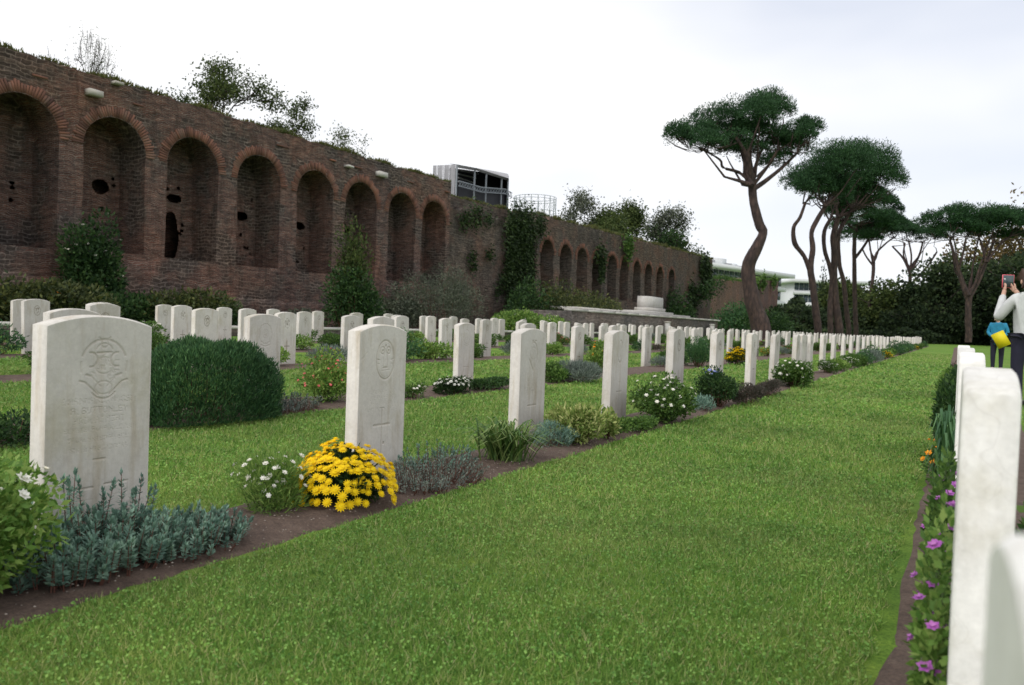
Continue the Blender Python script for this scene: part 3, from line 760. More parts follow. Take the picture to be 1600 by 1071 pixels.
def cross_mesh():
    b = MB(); x = T_ / 2 + .0012
    b.add([(x, -.004, .09), (x, .004, .09), (x, .004, .25), (x, -.004, .25)], [(0, 1, 2, 3)], .5)
    b.add([(x, -.004, .263), (x, .004, .263), (x, .004, .34), (x, -.004, .34)], [(0, 1, 2, 3)], .5)
    b.add([(x, -.055, .251), (x, .055, .251), (x, .055, .262), (x, -.055, .262)], [(0, 1, 2, 3)], .5)
    return b.build('cross')
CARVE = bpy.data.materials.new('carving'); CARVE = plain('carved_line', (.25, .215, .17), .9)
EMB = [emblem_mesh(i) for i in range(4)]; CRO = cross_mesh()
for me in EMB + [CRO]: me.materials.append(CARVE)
def ordinal(n):
    w = ['zeroth', 'first', 'second', 'third', 'fourth', 'fifth', 'sixth', 'seventh', 'eighth', 'ninth', 'tenth', 'eleventh', 'twelfth', 'thirteenth', 'fourteenth', 'fifteenth', 'sixteenth', 'seventeenth', 'eighteenth', 'nineteenth']
    if n < 20: return w[n]
    t = {2: 'twent', 3: 'thirt', 4: 'fort'}[n // 10]
    return t + 'ieth' if n % 10 == 0 else t + 'y-' + w[n % 10]
GRP = 'white headstones in the graveyard rows'
def headstone(x, y, label, face=None, emb=None, dz=0, rz=0, lean=0, wscale=1.0):
    z = gz(x) + dz
    o = link('headstone', SLAB_OPEN if face else SLAB, None, None, (x, y, z)); tag(o, label, 'headstone', GRP)
    j = .2 if (y < 7 and x > -6) else 1
    o.rotation_euler = (random.gauss(0, .007) * j, random.gauss(0, .006) * j + lean, rz + random.gauss(0, .014) * j)
    o.scale = (1, wscale, 1)
    if face: link('inscribed_face', FACES[face], None, o)
    elif emb is not None:
        link('emblem', EMB[emb], None, o); link('cross', CRO, None, o)
    return o
near1 = {0: (1, 'large nearest headstone left, lion crest and broad outlined cross, behind blue-green spurge'),
         1: (2, 'stained headstone with oval badge behind the yellow chrysanthemum mound'),
         2: (3, 'headstone with pointed crest behind the arching strap-leaved plant'),
         3: (4, 'headstone with oval badge behind the cream-variegated shrub'),
         4: (None, 'headstone rising behind the bush of white daisies in the front row'),
         5: (None, 'headstone behind the round dark shrub with blue flowers on top'),
         6: (None, 'seventh headstone of the front row, bare heather at its foot'),
         7: (None, 'narrow-looking headstone of the front row just left of a white rose bush')}
Y1 = [1.605, 3.12, 4.70, 6.28, 7.95, 9.64, 11.42, 13.10, 15.0, 15.5, 16.0, 16.55, 18.4, 20.1, 22.0] + [23.8 + 1.66 * i for i in range(31)]
Y2 = [3.38, 5.07] + [6.75 + 1.70 * i for i in range(41)]
Y2[0] = 3.3
Y3 = [2.7, 4.2, 5.65, 7.1, 8.55, 10.0, 11.4, 12.8, 14.3] + [15.9 + 1.6 * i for i in range(38)]
Y4 = [5.1, 6.55, 7.5, 9.03, 10.5, 11.97, 13.6, 15.1, 16.5] + [18.1 + 1.62 * i for i in range(34)]
Y5 = [7.8, 9.3, 10.67, 12.23, 13.66, 15.25, 16.75, 18.1, 19.9] + [21.5 + 1.62 * i for i in range(30)]
rown = ['front row', 'second row', 'third row', 'fourth row', 'fifth row']
TREE_XY = []
stones = []
for ri, ys in enumerate([Y1, Y2, Y3, Y4, Y5]):
    vis = 0
    for k, y in enumerate(ys):
        x = ROWX[ri] + random.gauss(0, .012)
        if ri >= 3 and abs(y - 56) < 2.6: continue
        if ri == 4 and y > 60: continue
        face = None; emb = None
        if ri == 0 and k in near1: face, lab = near1[k]
        elif ri == 1 and k in (1, 3): face = 5; lab = 'headstone with leafy wreath badge right of the big dark green hedge bush' if k == 1 else 'headstone of the second row just right of the white chrysanthemum'
        elif ri == 1 and k == 0: lab = 'headstone mostly hidden behind the nearest headstone, only its rounded top showing'
        elif ri == 1 and k == 2: lab = 'second row headstone peeping over the stained headstone with oval badge'
        elif ri == 1 and k == 5: lab = 'headstone of the second row standing in silvery blue lavender'; emb = 1
        elif k < 49: lab = 'white headstone, %s from the near end of the %s' % (ordinal(k + 1), rown[ri])
        else: lab = 'small far headstone overlapping its neighbours at the distant end of the ' + rown[ri]
        if face is None and emb is None and y < 24: emb = random.randrange(4)
        dz = {0: 0.0, 1: .02}.get(ri, .03) + random.gauss(0, .012)
        if ri == 0 and k < 4: dz = (.008, 0, -.002, -.002)[k]
        stones.append((ri, k, x, y)); headstone(x, y, lab, face, emb, dz)
YR = [.270, 1.60, 3.28, 4.95, 6.6]
labR = ['blurred white headstone corner in the bottom right of the picture', 'tall bright headstone seen end-on at the right edge of the picture', 'second end-on headstone of the right row, behind the tall bright one',
        'third end-on headstone of the right row', 'fourth end-on headstone of the right row']
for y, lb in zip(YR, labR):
    if y < 1: SLAB_LIT = SLAB.copy(); SLAB_LIT.materials.clear(); SLAB_LIT.materials.append(M['stone_lit'])
    o = link('headstone', SLAB_LIT, None, None, (.052 if y > 1 else .058, y, -.012 if y > 1 else -.03)); tag(o, lb, 'headstone', GRP)
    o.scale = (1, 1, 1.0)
for i in range(9):   # the next plot beyond the cross path
    o = headstone(-3.9 + .02 * i, 98 + 2.3 * i, 'tiny white headstone beyond the far path, %s from its near end' % ordinal(i + 1), dz=.1)
for i in range(5):
    o = headstone(-5.1, 84 + 1.6 * i, 'small white headstone between the rows and the far path, %s from the near end' % ordinal(i + 1), dz=.05)

# low kerb wall, altar platform
b = MB()
y = 6.0
kerb = empty('low_stone_wall', (-17.2, 0, 0)); tag(kerb, 'low pale stone bench wall running behind the last row of headstones', 'low wall')
b.box(-.14, .14, 4, 42, 0, .34); link('base', b.build('base'), M['retain'], kerb)
cap = MB(); cap.box(-.2, .2, -.745, .745, .342, .42); capm = cap.build('coping_slab'); capm.materials.append(M['altar'])
for i in range(25): link('coping_slab', capm, None, kerb, (0, 4.8 + 1.5 * i, 0))
PX = -18.0
plat = empty('altar_platform', (PX, 52, 0)); tag(plat, 'raised stone platform with pale coping in front of the far arches', 'platform')
b = MB(); b.box(-3.6, 0, -14, 15.6, 0, 1.52); link('retaining_wall', b.build('retaining_wall'), M['retain'], plat)
cp = MB(); cp.box(-.45, .12, -.985, .985, 1.523, 1.64); cpm = cp.build('coping_slab'); cpm.materials.append(M['altar'])
for i in range(15): link('coping_slab', cpm, None, plat, (0, -13 + 2 * i, 0))
for i, (xo, ya, yb, z0, z1) in enumerate(((-.7, -13, 5, 1.642, 1.79), (-1.1, -3, 3.2 + 4, 1.523, 1.70), (-1.0, -2.4, 9, 1.523, 1.60))):
    pass
for (x0, x1, ya, yb, z0, z1) in ((-3.5, -.6, -12, 9.5, 1.643, 1.80), (-3.0, -1.0, -.5, 6.4, 1.803, 1.95)):
    b = MB(); b.box(x0, x1, ya, yb, z0, z1); link('step', b.build('step'), M['altar'], plat)
alt = empty('altar_stone', (-19.8, 55.4, 1.952)); tag(alt, 'white stepped altar block standing on the raised platform', 'altar')
b = MB(); b.box(-.55, .55, -1.85, 1.85, 0, .26); link('base', b.build('base'), M['altar'], alt)
b = MB(); V = []
for z, s in ((.262, 1.0), (.9, 1.0), (.93, .985), (1.08, .985)):
    for (sx, sy) in ((-1, -1), (1, -1), (1, 1), (-1, 1)): V.append((.42 * s * sx, 1.66 * s * sy, z))
F = [(r * 4 + i, r * 4 + (i + 1) % 4, (r + 1) * 4 + (i + 1) % 4, (r + 1) * 4 + i) for r in range(3) for i in range(4)] + [(12, 13, 14, 15), (3, 2, 1, 0)]
b.add(V, F); link('block', b.build('block'), M['altar'], alt)
for (px_, lb) in ((1042, 'white stone post at the platform front, the nearer one'), (1112, 'white stone post at the far end of the platform')):
    r = np.array(P(px_, 505, 1.0)) - np.array([0, 0, EYE]); t = (PX + .35) / r[0]; y = r[1] * t
    b = MB(); b.box(-.16, .16, -.16, .16, 0, 1.05); b.box(-.2, .2, -.2, .2, 1.052, 1.14)
    tag(link('stone_post', b.build('stone_post'), M['altar'], None, (PX + .4, y, .1)), lb, 'post', 'white posts before the platform')

# ------------------------------------------------------------------ grass
def rot_cull(x, y, m=60):
    X, Y_, Z = proj(np.stack([x, y, np.zeros_like(x)], 1)); return (X > -m) & (X < 1600 + m) & (Y_ < 1071 + m) & (Z > .3)
def in_bed(x, y, pad=0.0):
    r = np.zeros(len(x), bool)
    for a, c in BEDS: r |= (x > a + pad) & (x < c - pad)
    return r
def grass():
    bl = MB(); cl = MB()
    bands = [(.9, 2.2, 22000, 5200), (2.2, 3.2, 17000, 3800), (3.2, 4.5, 10500, 2200), (4.5, 6.5, 6000, 700), (6.5, 9.5, 2900, 300), (9.5, 14, 1300, 100), (14, 22, 500, 30), (22, 38, 130, 0)]
    for (a, c, dn, dc) in bands:
        R = 1.25 * c; x0, x1, y0, y1 = -min(R, 16), .62, .5, R
        for kind, dens in ((0, dn), (1, dc)):
            n = int((x1 - x0) * (y1 - y0) * dens)
            x = RNG.uniform(x0, x1, n); y = RNG.uniform(y0, y1, n)
            z = x * MC[0][2] + y * MC[1][2]
            k = (z > a) & (z <= c); x, y, z = x[k], y[k], z[k]
            k = rot_cull(x, y) & ~in_bed(x + .012 * np.sin(y * 31), y, .0); x, y, z = x[k], y[k], z[k]
            if c > 8:
                k = (x > -9.5) | (c < 15); x, y, z = x[k], y[k], z[k]
            n = len(x); G = np.array([gz(v) for v in x]); s = np.maximum(1, z / 2.6)
            if kind == 0:
                D = unit(np.stack([RNG.normal(0, .55, n), RNG.normal(0, .55, n), np.ones(n)], 1)); S = side_of(D)
                h = (.016 + .022 * RNG.random(n)) * np.minimum(1.35, s ** .4); w = .0030 * s
                C = np.stack([x, y, G - .002], 1)
                V = np.stack([C - S * (w / 2)[:, None], C + S * (w / 2)[:, None], C + D * h[:, None]], 1).reshape(-1, 3)
                r = RNG.random(n) ** 1.3
                bl.add(V, np.arange(3 * n).reshape(n, 3), np.repeat(r, 3))
            else:
                D = unit(np.stack([RNG.normal(0, 1, n), RNG.normal(0, 1, n), .25 + RNG.random(n) * .5], 1)); S = side_of(D)
                C = np.stack([x, y, G + .010 + .014 * RNG.random(n)], 1)
                cl.leaves(C, D, S, .009 * s, .0075 * s)
    tag(link('grass', bl.build('grass'), M['blade']), 'short mown grass blades of the lawn', 'grass', kind='stuff')
    tag(link('clover', cl.build('clover'), M['clover']), 'small clover leaves scattered through the lawn', 'clover', kind='stuff')
grass()

# ------------------------------------------------------------------ plants
def lobes(rx, ry, h, k, rng, flat=.45):
    d = rng.normal(size=(k, 3)); d[:, 2] = np.abs(d[:, 2]) * 1.1 - .55; d = unit(d)
    return d * np.array([rx, ry, h * .55]) * .62 + np.array([0, 0, h * .45])
def cloud_pts(n, rx, ry, h, seed, k=14, lr=.42, fill=.15):
    rng = np.random.default_rng(seed)
    Lc = lobes(rx, ry, h, k, rng) * rng.uniform(.8, 1.12, (k, 1)); i = rng.integers(0, k, n)
    dd = rng.normal(size=(n, 3)); dd = unit(dd); u_ = rng.random(n); rr = np.where(u_ < fill, rng.random(n), .8 + .25 * rng.random(n)); rr = np.where(u_ > .90, 1.0 + .28 * rng.random(n) ** 2, rr)
    sc = np.array([rx, ry, h * .55]) * lr * (.75 + .5 * rng.random(k))[i][:, None]
    Pn = Lc[i] + dd * sc * rr[:, None]
    out = unit(dd + .6 * unit(Pn - np.array([0, 0, h * .3])))
    ok = Pn[:, 2] > .005
    return Pn[ok], out[ok]
def foliage(n, rx, ry, h, seed, L, Wd, up=.3, k=14, lr=.42, fill=.15, jit=.5):
    C, O = cloud_pts(n, rx, ry, h, seed, k, lr, fill)
    D = unit(O + np.array([0, 0, up]) + RNG.normal(size=O.shape) * jit)
    b = MB(); b.leaves(C, D, side_of(D), L * (.6 + .8 * RNG.random(len(C))), Wd * (.7 + .6 * RNG.random(len(C)))); return b, C, O
def blossom_mesh(name, r, petals=10, layers=2, dome=.5, mat='yellow'):
    b = MB()
    for l in range(layers):
        k = petals - l * 2; rr = r * (1 - .3 * l)
        for i in range(k):
            a = 2 * math.pi * (i + .5 * l) / k; e = .15 + .45 * l; d = np.array([[math.cos(a) * math.cos(e), math.sin(a) * math.cos(e), math.sin(e)]])
            s = np.array([[-math.sin(a), math.cos(a), 0]]); b.leaves(np.array([[0, 0, r * .12 * l]]), d, s, rr, rr * 5.2 / petals, np.array([.35 + .2 * l + .3 * random.random()]))
    V = [(0, 0, r * dome)] + [(r * .42 * math.cos(a), r * .42 * math.sin(a), r * .22) for a in np.linspace(0, 2 * math.pi, 7)[:-1]]
    b.add(V, [(0, 1 + i, 1 + (i + 1) % 6) for i in range(6)], .9)
    me = b.build(name); me.materials.append(M[mat]); return me
BLM = {m_: blossom_mesh('blossom', .021, 12, 3, .55, m_) for m_ in ('yellow',)}
for m_, r_ in (('white', .014), ('pink', .012), ('purple', .014), ('orange', .015), ('bluefl', .014)): BLM[m_] = blossom_mesh('blossom', r_, 6, 2, .4, m_)
def put_blossoms(root, mesh, C, O, n, scale=1, zmin=.5, h=1.0, up=.6, size_jit=.25, out=.018):
    """individual flower heads on the outside of a plant"""
    ok = np.where((C[:, 2] > zmin * h) & (O[:, 2] > -.1))[0]
    if len(ok) == 0: return
    sel = []
    rad = .022 * scale
    for i in RNG.permutation(ok):
        p = C[i]
        if all(np.sum((p - C[j]) ** 2) > (rad * 1.15) ** 2 for j in sel): sel.append(i)
        if len(sel) >= n: break
    for i in sel:
        o = link('blossom', mesh, None, root)
        d = Vector(O[i]) + Vector((0, 0, up)); d.normalize()
        o.location = Vector(C[i]) + d * out; o.rotation_euler = d.to_track_quat('Z', 'Y').to_euler()
        s = scale * random.uniform(1 - size_jit, 1 + size_jit); o.scale = (s, s, s)
def blossom_part(mesh_r, C, O, n, mat, zmin=0, r=None, out=.012):
    """flower heads joined, for plants too far to tell them apart"""
    b = MB(); ok = np.where(C[:, 2] >= zmin)[0]
    if len(ok) == 0: return None
    ok = RNG.permutation(ok)[:n]
    for k in range(5):
        a = RNG.random(len(ok)) * 6.28
        D = unit(O[ok] * .25 + np.stack([np.cos(a), np.sin(a), .25 * np.ones(len(ok))], 1)); b.leaves(C[ok] + O[ok] * out + np.array([0, 0, out]), D, side_of(D), mesh_r, mesh_r * 1.1)
    me = b.build('blossoms'); me.materials.append(M[mat]); return me
def stems_part(n, rx, ry, h, seed, mat='stem', rad=.003):
    rng = np.random.default_rng(seed); b = MB()
    for i in range(n):
        a = rng.random() * 6.28; q = rng.random() ** .5
        e = Vector((rx * q * math.cos(a) * .62, ry * q * math.sin(a) * .62, h * (.5 + .4 * rng.random()) * math.sqrt(max(.1, 1 - .7 * q * q))))
        s = Vector((e.x * .25, e.y * .25, -.01)); b.tube([s, (s + e) / 2 + Vector((e.x * .1, e.y * .1, -.1 * h)), e], [rad, rad * .8, rad * .4], 4, False)
    me = b.build('stems'); me.materials.append(M[mat]); return me
def shrub(name, label, cat, x, y, rx, ry, h, n, L, Wd, mat, seed=0, flower=None, nf=0, fscale=1, indiv=False, zmin=.35, up=.3, stem='stem', k=14, lr=.42, fill=.15, jit=.5, group=None, z=None, frad=.02, dark_core=False):
    b, C, O = foliage(n, rx, ry, h, seed + 11, L, Wd, up, k, lr, fill, jit)
    root = empty(name, (x, y, (gz(x) + .01) if z is None else z)); tag(root, label, cat, group)
    link('foliage', b.build('foliage'), M[mat], root)
    link('stems', stems_part(max(10, int(16 * k / 14)), rx, ry, h, seed, stem, .003 + h * .006), None, root)
    if flower:
        if indiv: put_blossoms(root, BLM[flower], C, O, nf, fscale, zmin, h)
        else:
            me = blossom_part(frad * fscale, C, O, nf, flower, zmin * h)
            if me: link('blossoms', me, None, root)
    return root
def spurge(name, label, x, y, rx, ry, h, n, mat, seed, cat='plant', lean=.35, leafL=.026, leafW=.008, per=26, redstem=True):
    """upright stems each wrapped in short blunt leaves (succulent spurge / stonecrop)"""
    rng = np.random.default_rng(seed); root = empty(name, (x, y, gz(x) + .01)); tag(root, label, cat)
    b = MB(); st = MB()
    for i in range(n):
        a = rng.random() * 6.28; q = rng.random() ** .5; s = np.array([rx * q * math.cos(a), ry * q * math.sin(a), 0])
        hh = h * (.45 + .75 * rng.random()) * (1 - .35 * q * q)
        dr = np.array([math.cos(a) * q * lean + rng.normal(0, .12), math.sin(a) * q * lean + rng.normal(0, .12), 1.0]); dr /= np.linalg.norm(dr)
        e = s + dr * hh; mid = s + dr * hh * .5 + np.array([0, 0, -.01])
        st.tube([Vector(s), Vector(mid), Vector(e)], [.0028, .0022, .0012], 4, False)
        m_ = int(per * (.7 + .5 * rng.random())); t = 1 - (1 - .30) * rng.random(m_) ** 1.25 if redstem else 1 - .85 * rng.random(m_)
        C = s[None, :] + (e - s)[None, :] * t[:, None]; th = np.arange(m_) * 2.4
        u = np.cross(dr, [1, 0, 0]); u /= np.linalg.norm(u); v = np.cross(dr, u)
        Rd = np.cos(th)[:, None] * u + np.sin(th)[:, None] * v
        D = unit(Rd * (1.15 - .75 * t[:, None] ** 6) + dr[None, :] * (.35 + 1.1 * t[:, None] ** 6))
        S = unit(np.cross(D, np.repeat(dr[None, :], m_, 0) + .01))
        tone = rng.random() * .5
        b.leaves(C, D, S, leafL * (.7 + .5 * rng.random(m_)), leafW, np.clip(tone + .5 * rng.random(m_), 0, 1))
    link('foliage', b.build('foliage'), M[mat], root); link('stems', st.build('stems'), M['stem' if redstem else 'green_stem'], root)
    return root
def strap_plant(name, label, x, y, r, h, n, mat='leaf_strap', seed=3, cat='plant', wd=.012, ry=None):
    rng = np.random.default_rng(seed); root = empty(name, (x, y, gz(x) + .01)); tag(root, label, cat); b = MB(); ry = ry or r
    for i in range(n):
        a = rng.random() * 6.28; q = .35 + .65 * rng.random(); sx, sy = rng.normal(0, r * .16), rng.normal(0, ry * .16)
        top = h * (.6 + .5 * rng.random()); pts = []
        for t in np.linspace(0, 1, 7):
            rad = q * t; z = top * (math.sin(min(1, t * 1.15) * math.pi * .62)) * (1 - .25 * q * t)
            pts.append(np.array([sx + math.cos(a) * rad * r, sy + math.sin(a) * rad * ry, max(.0, z)]))
        s = np.array([-math.sin(a), math.cos(a), 0]); V = []
        for t, p in zip(np.linspace(0, 1, 7), pts):
            w = wd * (1 - t ** 3) * (.6 + .4 * min(1, t * 4)) / 2 + .0006; V += [p - s * w, p + s * w]
        b.add(V, [(2 * j, 2 * j + 1, 2 * j + 3, 2 * j + 2) for j in range(6)], rng.random())
    link('leaves', b.build('leaves'), M[mat], root); return root
def gpt(px_, py_, z=0):
    r = np.array(P(px_, py_, 1.0)) - np.array([0, 0, EYE]); t = (z - EYE) / r[2]; return r[0] * t, r[1] * t

# --- front bed
def pb(px_, py_, r):
    """centre of a plant of radius r whose front foot shows at photo pixel (px, py)"""
    x, y = gpt(px_, py_, gz(-5)); q = 1 + r / math.hypot(x, y); return x * q, y * q
def sh(name, label, cat, px_, py_, rx, ry, *a, **k):
    x, y = pb(px_, py_, rx * .8); return shrub(name, label, cat, x, y, rx, ry, *a, **k)
shrub('white_rose_bush', 'leafy bush with white roses at the bottom left corner', 'bush', -2.26, 1.00, .24, .27, .38, 7500, .026, .013, 'leaf_light', 1, 'white', 16, 1.6, True, .7, k=22, fill=.35, jit=.95)
spurge('blue_spurge', 'blue-green spurge with upright fleshy stems spreading before the nearest headstone', -2.25, 1.42, .17, .28, .15, 300, 'leaf_blue', 2, leafL=.021, leafW=.0085, per=50)
spurge('blue_spurge', 'low blue-green spurge clump at the right foot of the nearest headstone', -2.21, 1.72, .16, .20, .115, 200, 'leaf_blue', 3, leafL=.018, leafW=.0085, per=46)
spurge('blue_spurge', 'few tall spurge stems rising against the face of the nearest headstone', -2.40, 1.50, .08, .24, .24, 30, 'leaf_blue', 4, leafL=.020, leafW=.0085, per=56, lean=.15)
sh('white_candytuft', 'feathery green plant with small flat white flowers left of the yellow mound', 'plant', 418, 815, .17, .17, .21, 7200, .030, .0038, 'leaf_light', 5, 'white', 85, .85, True, .4, up=.9, stem='green_stem', k=20, lr=.5, fill=.45, jit=.65)
mum = sh('yellow_chrysanthemum', 'big rounded mound of yellow chrysanthemums before the stained headstone', 'chrysanthemum', 533, 803, .20, .19, .205, 5600, .026, .013, 'leaf_mum', 6, None, 0, k=26, lr=.36, fill=.25)
rngm = np.random.default_rng(9); cand = []
for i in range(9000):
    d = rngm.normal(size=3); d[2] = abs(d[2]) - .12; d /= np.linalg.norm(d)
    if d[2] < .22 and rngm.random() > .35: continue
    rr_ = 1 + .11 * mn.noise(Vector(d) * 2.1) + .05 * math.sin(d[1] * 7 + 1)
    if mn.noise(Vector(d) * 3.3 + Vector((4, 1, 2))) < -.28: continue
    p = d * np.array([.232, .222, .205]) * rr_ + np.array([0, 0, .035])
    if p[2] < .03: continue
    if all(np.sum((p - c[0]) ** 2) > (.0262 + .010 * (d[2] < .3)) ** 2 for c in cand): cand.append((p, d))
for p, d in cand[:295]:
    o = link('blossom', BLM['yellow'], None, mum); dd = Vector(d) + Vector((rngm.normal(0, .15), rngm.normal(0, .15), .35)); dd.normalize()
    o.location = p + np.array(dd) * rngm.uniform(-.010, .012); o.rotation_euler = dd.to_track_quat('Z', 'Y').to_euler(); s = rngm.uniform(.85, 1.28); o.scale = (s, s, s)
spurge('stonecrop', 'grey-green stonecrop with bare reddish stems right of the yellow mound', -2.20, 3.10, .20, .34, .10, 420, 'leaf_grey', 7, leafL=.014, leafW=.0055, per=18, lean=.6)
spurge('stonecrop', 'bluish stonecrop sprigs at the foot of the stained headstone', -2.34, 3.36, .14, .30, .13, 130, 'leaf_blue', 8, leafL=.016, leafW=.007, per=26, lean=.5)
strap_plant('strap_leaf_plant', 'arching strap-leaved green clump before the headstone with pointed crest', -2.20, 3.85, .34, .235, 230, seed=4, wd=.010)
shrub('grey_lavender', 'small grey lavender sprigs at the foot of the pointed-crest headstone', 'lavender', -2.22, 4.50, .12, .20, .17, 2400, .028, .005, 'leaf_blue', 12, up=1.0)
sh('variegated_shrub', 'cream and green variegated shrub before the fourth headstone of the front row', 'shrub', 905, 700, .19, .26, .28, 3400, .036, .015, 'leaf_var', 13, up=.7, k=22, fill=.4, jit=.8)
sh('variegated_shrub', 'small variegated sprig against the fourth headstone', 'shrub', 949, 690, .07, .1, .22, 600, .034, .015, 'leaf_var', 14, up=.7, k=8, fill=.4, jit=.8)
sh('ground_cover', 'low green creeping plant between the variegated shrub and the daisies', 'plant', 985, 678, .16, .42, .09, 2600, .024, .014, 'leaf_green', 15)
sh('white_daisy_bush', 'leafy bush dotted with white daisies in the front bed', 'daisies', 1035, 665, .25, .34, .38, 7000, .030, .015, 'leaf_green', 16, 'white', 110, 1.3, True, .35, k=26, stem='green_stem', fill=.3, jit=.7)
sh('blue_spurge', 'small blue-green sprigs between the daisies and the round dark shrub', 'plant', 1098, 645, .10, .2, .14, 1500, .026, .007, 'leaf_blue', 17, up=1.)
sh('round_shrub', 'round dark green shrub with a few blue flowers standing on top', 'shrub', 1119, 640, .21, .3, .40, 7000, .026, .015, 'leaf_dark', 18, 'bluefl', 12, 1.5, True, .8, k=24, fill=.3, jit=.8)
sh('heather', 'brownish heather at the foot of the seventh front headstone', 'heather', 1168, 634, .16, .45, .22, 5200, .026, .006, 'leaf_heather', 19, up=1.)
sh('heather', 'purplish low heather left of the white rose bush in the front bed', 'heather', 1200, 622, .16, .5, .2, 5200, .026, .006, 'leaf_heather', 20, up=1.)
sh('white_rose_bush', 'white rose bush in the front bed before the group of close headstones', 'bush', 1240, 607, .24, .5, .38, 6500, .038, .02, 'leaf_green', 21, 'white', 90, 1.6, True, .35, k=22, fill=.3, jit=.7)
# --- second bed
hx_, hy_ = pb(322, 670, .33)
hb = empty('hedge_bush', (hx_, hy_, gz(hx_) + .01)); tag(hb, 'large clipped dark green evergreen bush between the nearest headstone and the wreath-badge one', 'bush')
rh = np.random.default_rng(30); nh = 52000
q_ = unit(rh.normal(size=(nh, 3))); q_[:, 2] = np.where(q_[:, 2] < -.05, -q_[:, 2], q_[:, 2])
pw = (np.abs(q_[:, 0]) ** 3.4 + np.abs(q_[:, 1]) ** 3.4 + np.abs(q_[:, 2]) ** 3.4) ** (-1 / 3.4)
lump = np.array([1 + .07 * mn.noise(Vector(v) * 2.3) + .06 * mn.noise(Vector(v) * 6.5) + .04 * mn.noise(Vector(v) * 15) for v in q_])
Ch = q_ * (pw * lump * (.86 + .15 * rh.random(nh)))[:, None] * np.array([.34, .52, .535]); Ch[:, 2] = np.maximum(.0, Ch[:, 2]) + .02
Dh = unit(q_ * .55 + np.array([0, 0, .8]) + rh.normal(size=(nh, 3)) * .38)
fh = MB(); fh.leaves(Ch, Dh, side_of(Dh), .034 * (.6 + .8 * rh.random(nh)), .0065); link('foliage', fh.build('foliage'), M['leaf_hedge'], hb)
link('stems', stems_part(26, .3, .45, .5, 31, 'stem', .006), None, hb)
sh('dark_plant', 'low dark plant at the left edge in the second bed', 'plant', 15, 705, .25, .45, .17, 3600, .03, .014, 'leaf_dark', 31)
spurge('grey_stonecrop', 'grey stonecrop tufts at the foot of the wreath-badge headstone', -4.72, 4.62, .16, .34, .13, 170, 'leaf_grey', 32, leafL=.022, leafW=.008, per=24, lean=.5)
sh('pink_salvia', 'loose pink-flowered sage bush in the second bed', 'sage', 508, 635, .21, .30, .46, 4200, .032, .015, 'leaf_light', 33, 'pink', 95, 1.15, True, .35, up=.8, stem='green_stem', k=24, lr=.5, fill=.5, jit=.7)
sh('white_flower_plant', 'little white-flowered plant right of the stained headstone', 'plant', 646, 625, .10, .16, .15, 900, .03, .012, 'leaf_green', 34, 'white', 16, 1.1, True, .3)
sh('white_chrysanthemum', 'low white chrysanthemum clump in the second bed', 'chrysanthemum', 707, 619, .18, .28, .21, 2600, .03, .015, 'leaf_mum', 35, 'white', 80, 1.35, True, .45)
sh('low_green_plant', 'low dark green edging right of the white chrysanthemum', 'plant', 765, 613, .2, .42, .15, 3600, .03, .014, 'leaf_dark', 36)
sh('green_plant', 'bright green leafy plant left of the silvery lavender', 'plant', 862, 600, .2, .25, .24, 2200, .04, .018, 'leaf_green', 37)
sh('silver_lavender', 'wide silvery blue lavender cushion in the second bed', 'lavender', 903, 600, .30, .42, .29, 7000, .055, .007, 'leaf_grey', 38, up=1., k=22)
shrub('orange_flower_bush', 'green bush with a few orange flowers behind the silvery lavender', 'bush', -5.15, 12.1, .24, .34, .50, 3600, .04, .018, 'leaf_light', 39, 'orange', 22, 1.5, True, .5)
sh('dark_round_bush', 'dark green round bush between two headstones of the second row', 'bush', 1091, 575, .29, .40, .62, 6500, .05, .012, 'leaf_hedge', 40, up=.8, k=24)
sh('yellow_chrysanthemum', 'bright yellow chrysanthemum cushion farther along the second bed', 'chrysanthemum', 1150, 571, .25, .32, .38, 2600, .04, .02, 'leaf_mum', 41, 'yellow', 240, 1.5, False, .25, frad=.03)

# prototypes for the middle and far plants, copied and relabelled
def proto(name, cat, rx, ry, h, n, L, Wd, mat, seed, flower=None, nf=0, zmin=.35, frad=.03, **kw):
    return shrub(name, name.replace('_', ' '), cat, 0, 0, rx, ry, h, n, L, Wd, mat, seed, flower, nf, 1, False, zmin, frad=frad, **kw), rx, ry, h
PRO = {'green': proto('green_shrub', 'shrub', .3, .45, .35, 1800, .055, .03, 'leaf_green', 50),
       'dark': proto('dark_shrub', 'shrub', .34, .45, .45, 1900, .055, .022, 'leaf_hedge', 51),
       'light': proto('light_green_shrub', 'shrub', .3, .42, .32, 1500, .06, .03, 'leaf_light', 52),
       'grey': proto('grey_lavender', 'lavender', .3, .45, .26, 1800, .07, .010, 'leaf_grey', 53, up=1.),
       'heather': proto('heather', 'heather', .26, .5, .2, 1500, .05, .012, 'leaf_heather', 54, up=1.),
       'white': proto('white_flower_bush', 'bush', .3, .45, .36, 1600, .05, .025, 'leaf_green', 55, 'white', 60),
       'pink': proto('pink_flower_bush', 'bush', .3, .45, .36, 1600, .05, .025, 'leaf_green', 56, 'pink', 45),
       'yellow': proto('yellow_flower_cushion', 'flowers', .3, .4, .3, 1200, .05, .025, 'leaf_mum', 57, 'yellow', 150, zmin=.2),
       'orange': proto('orange_flower_plant', 'flowers', .28, .4, .3, 1300, .05, .025, 'leaf_light', 58, 'orange', 50)}
DESC = {'green': 'leafy green shrub', 'dark': 'dense dark green shrub', 'light': 'pale green leafy shrub', 'grey': 'grey lavender cushion', 'heather': 'low brownish heather',
        'white': 'green bush dotted white', 'pink': 'bush with pink flowers', 'yellow': 'yellow flower cushion', 'orange': 'plant with orange flowers'}
used = {k: False for k in PRO}
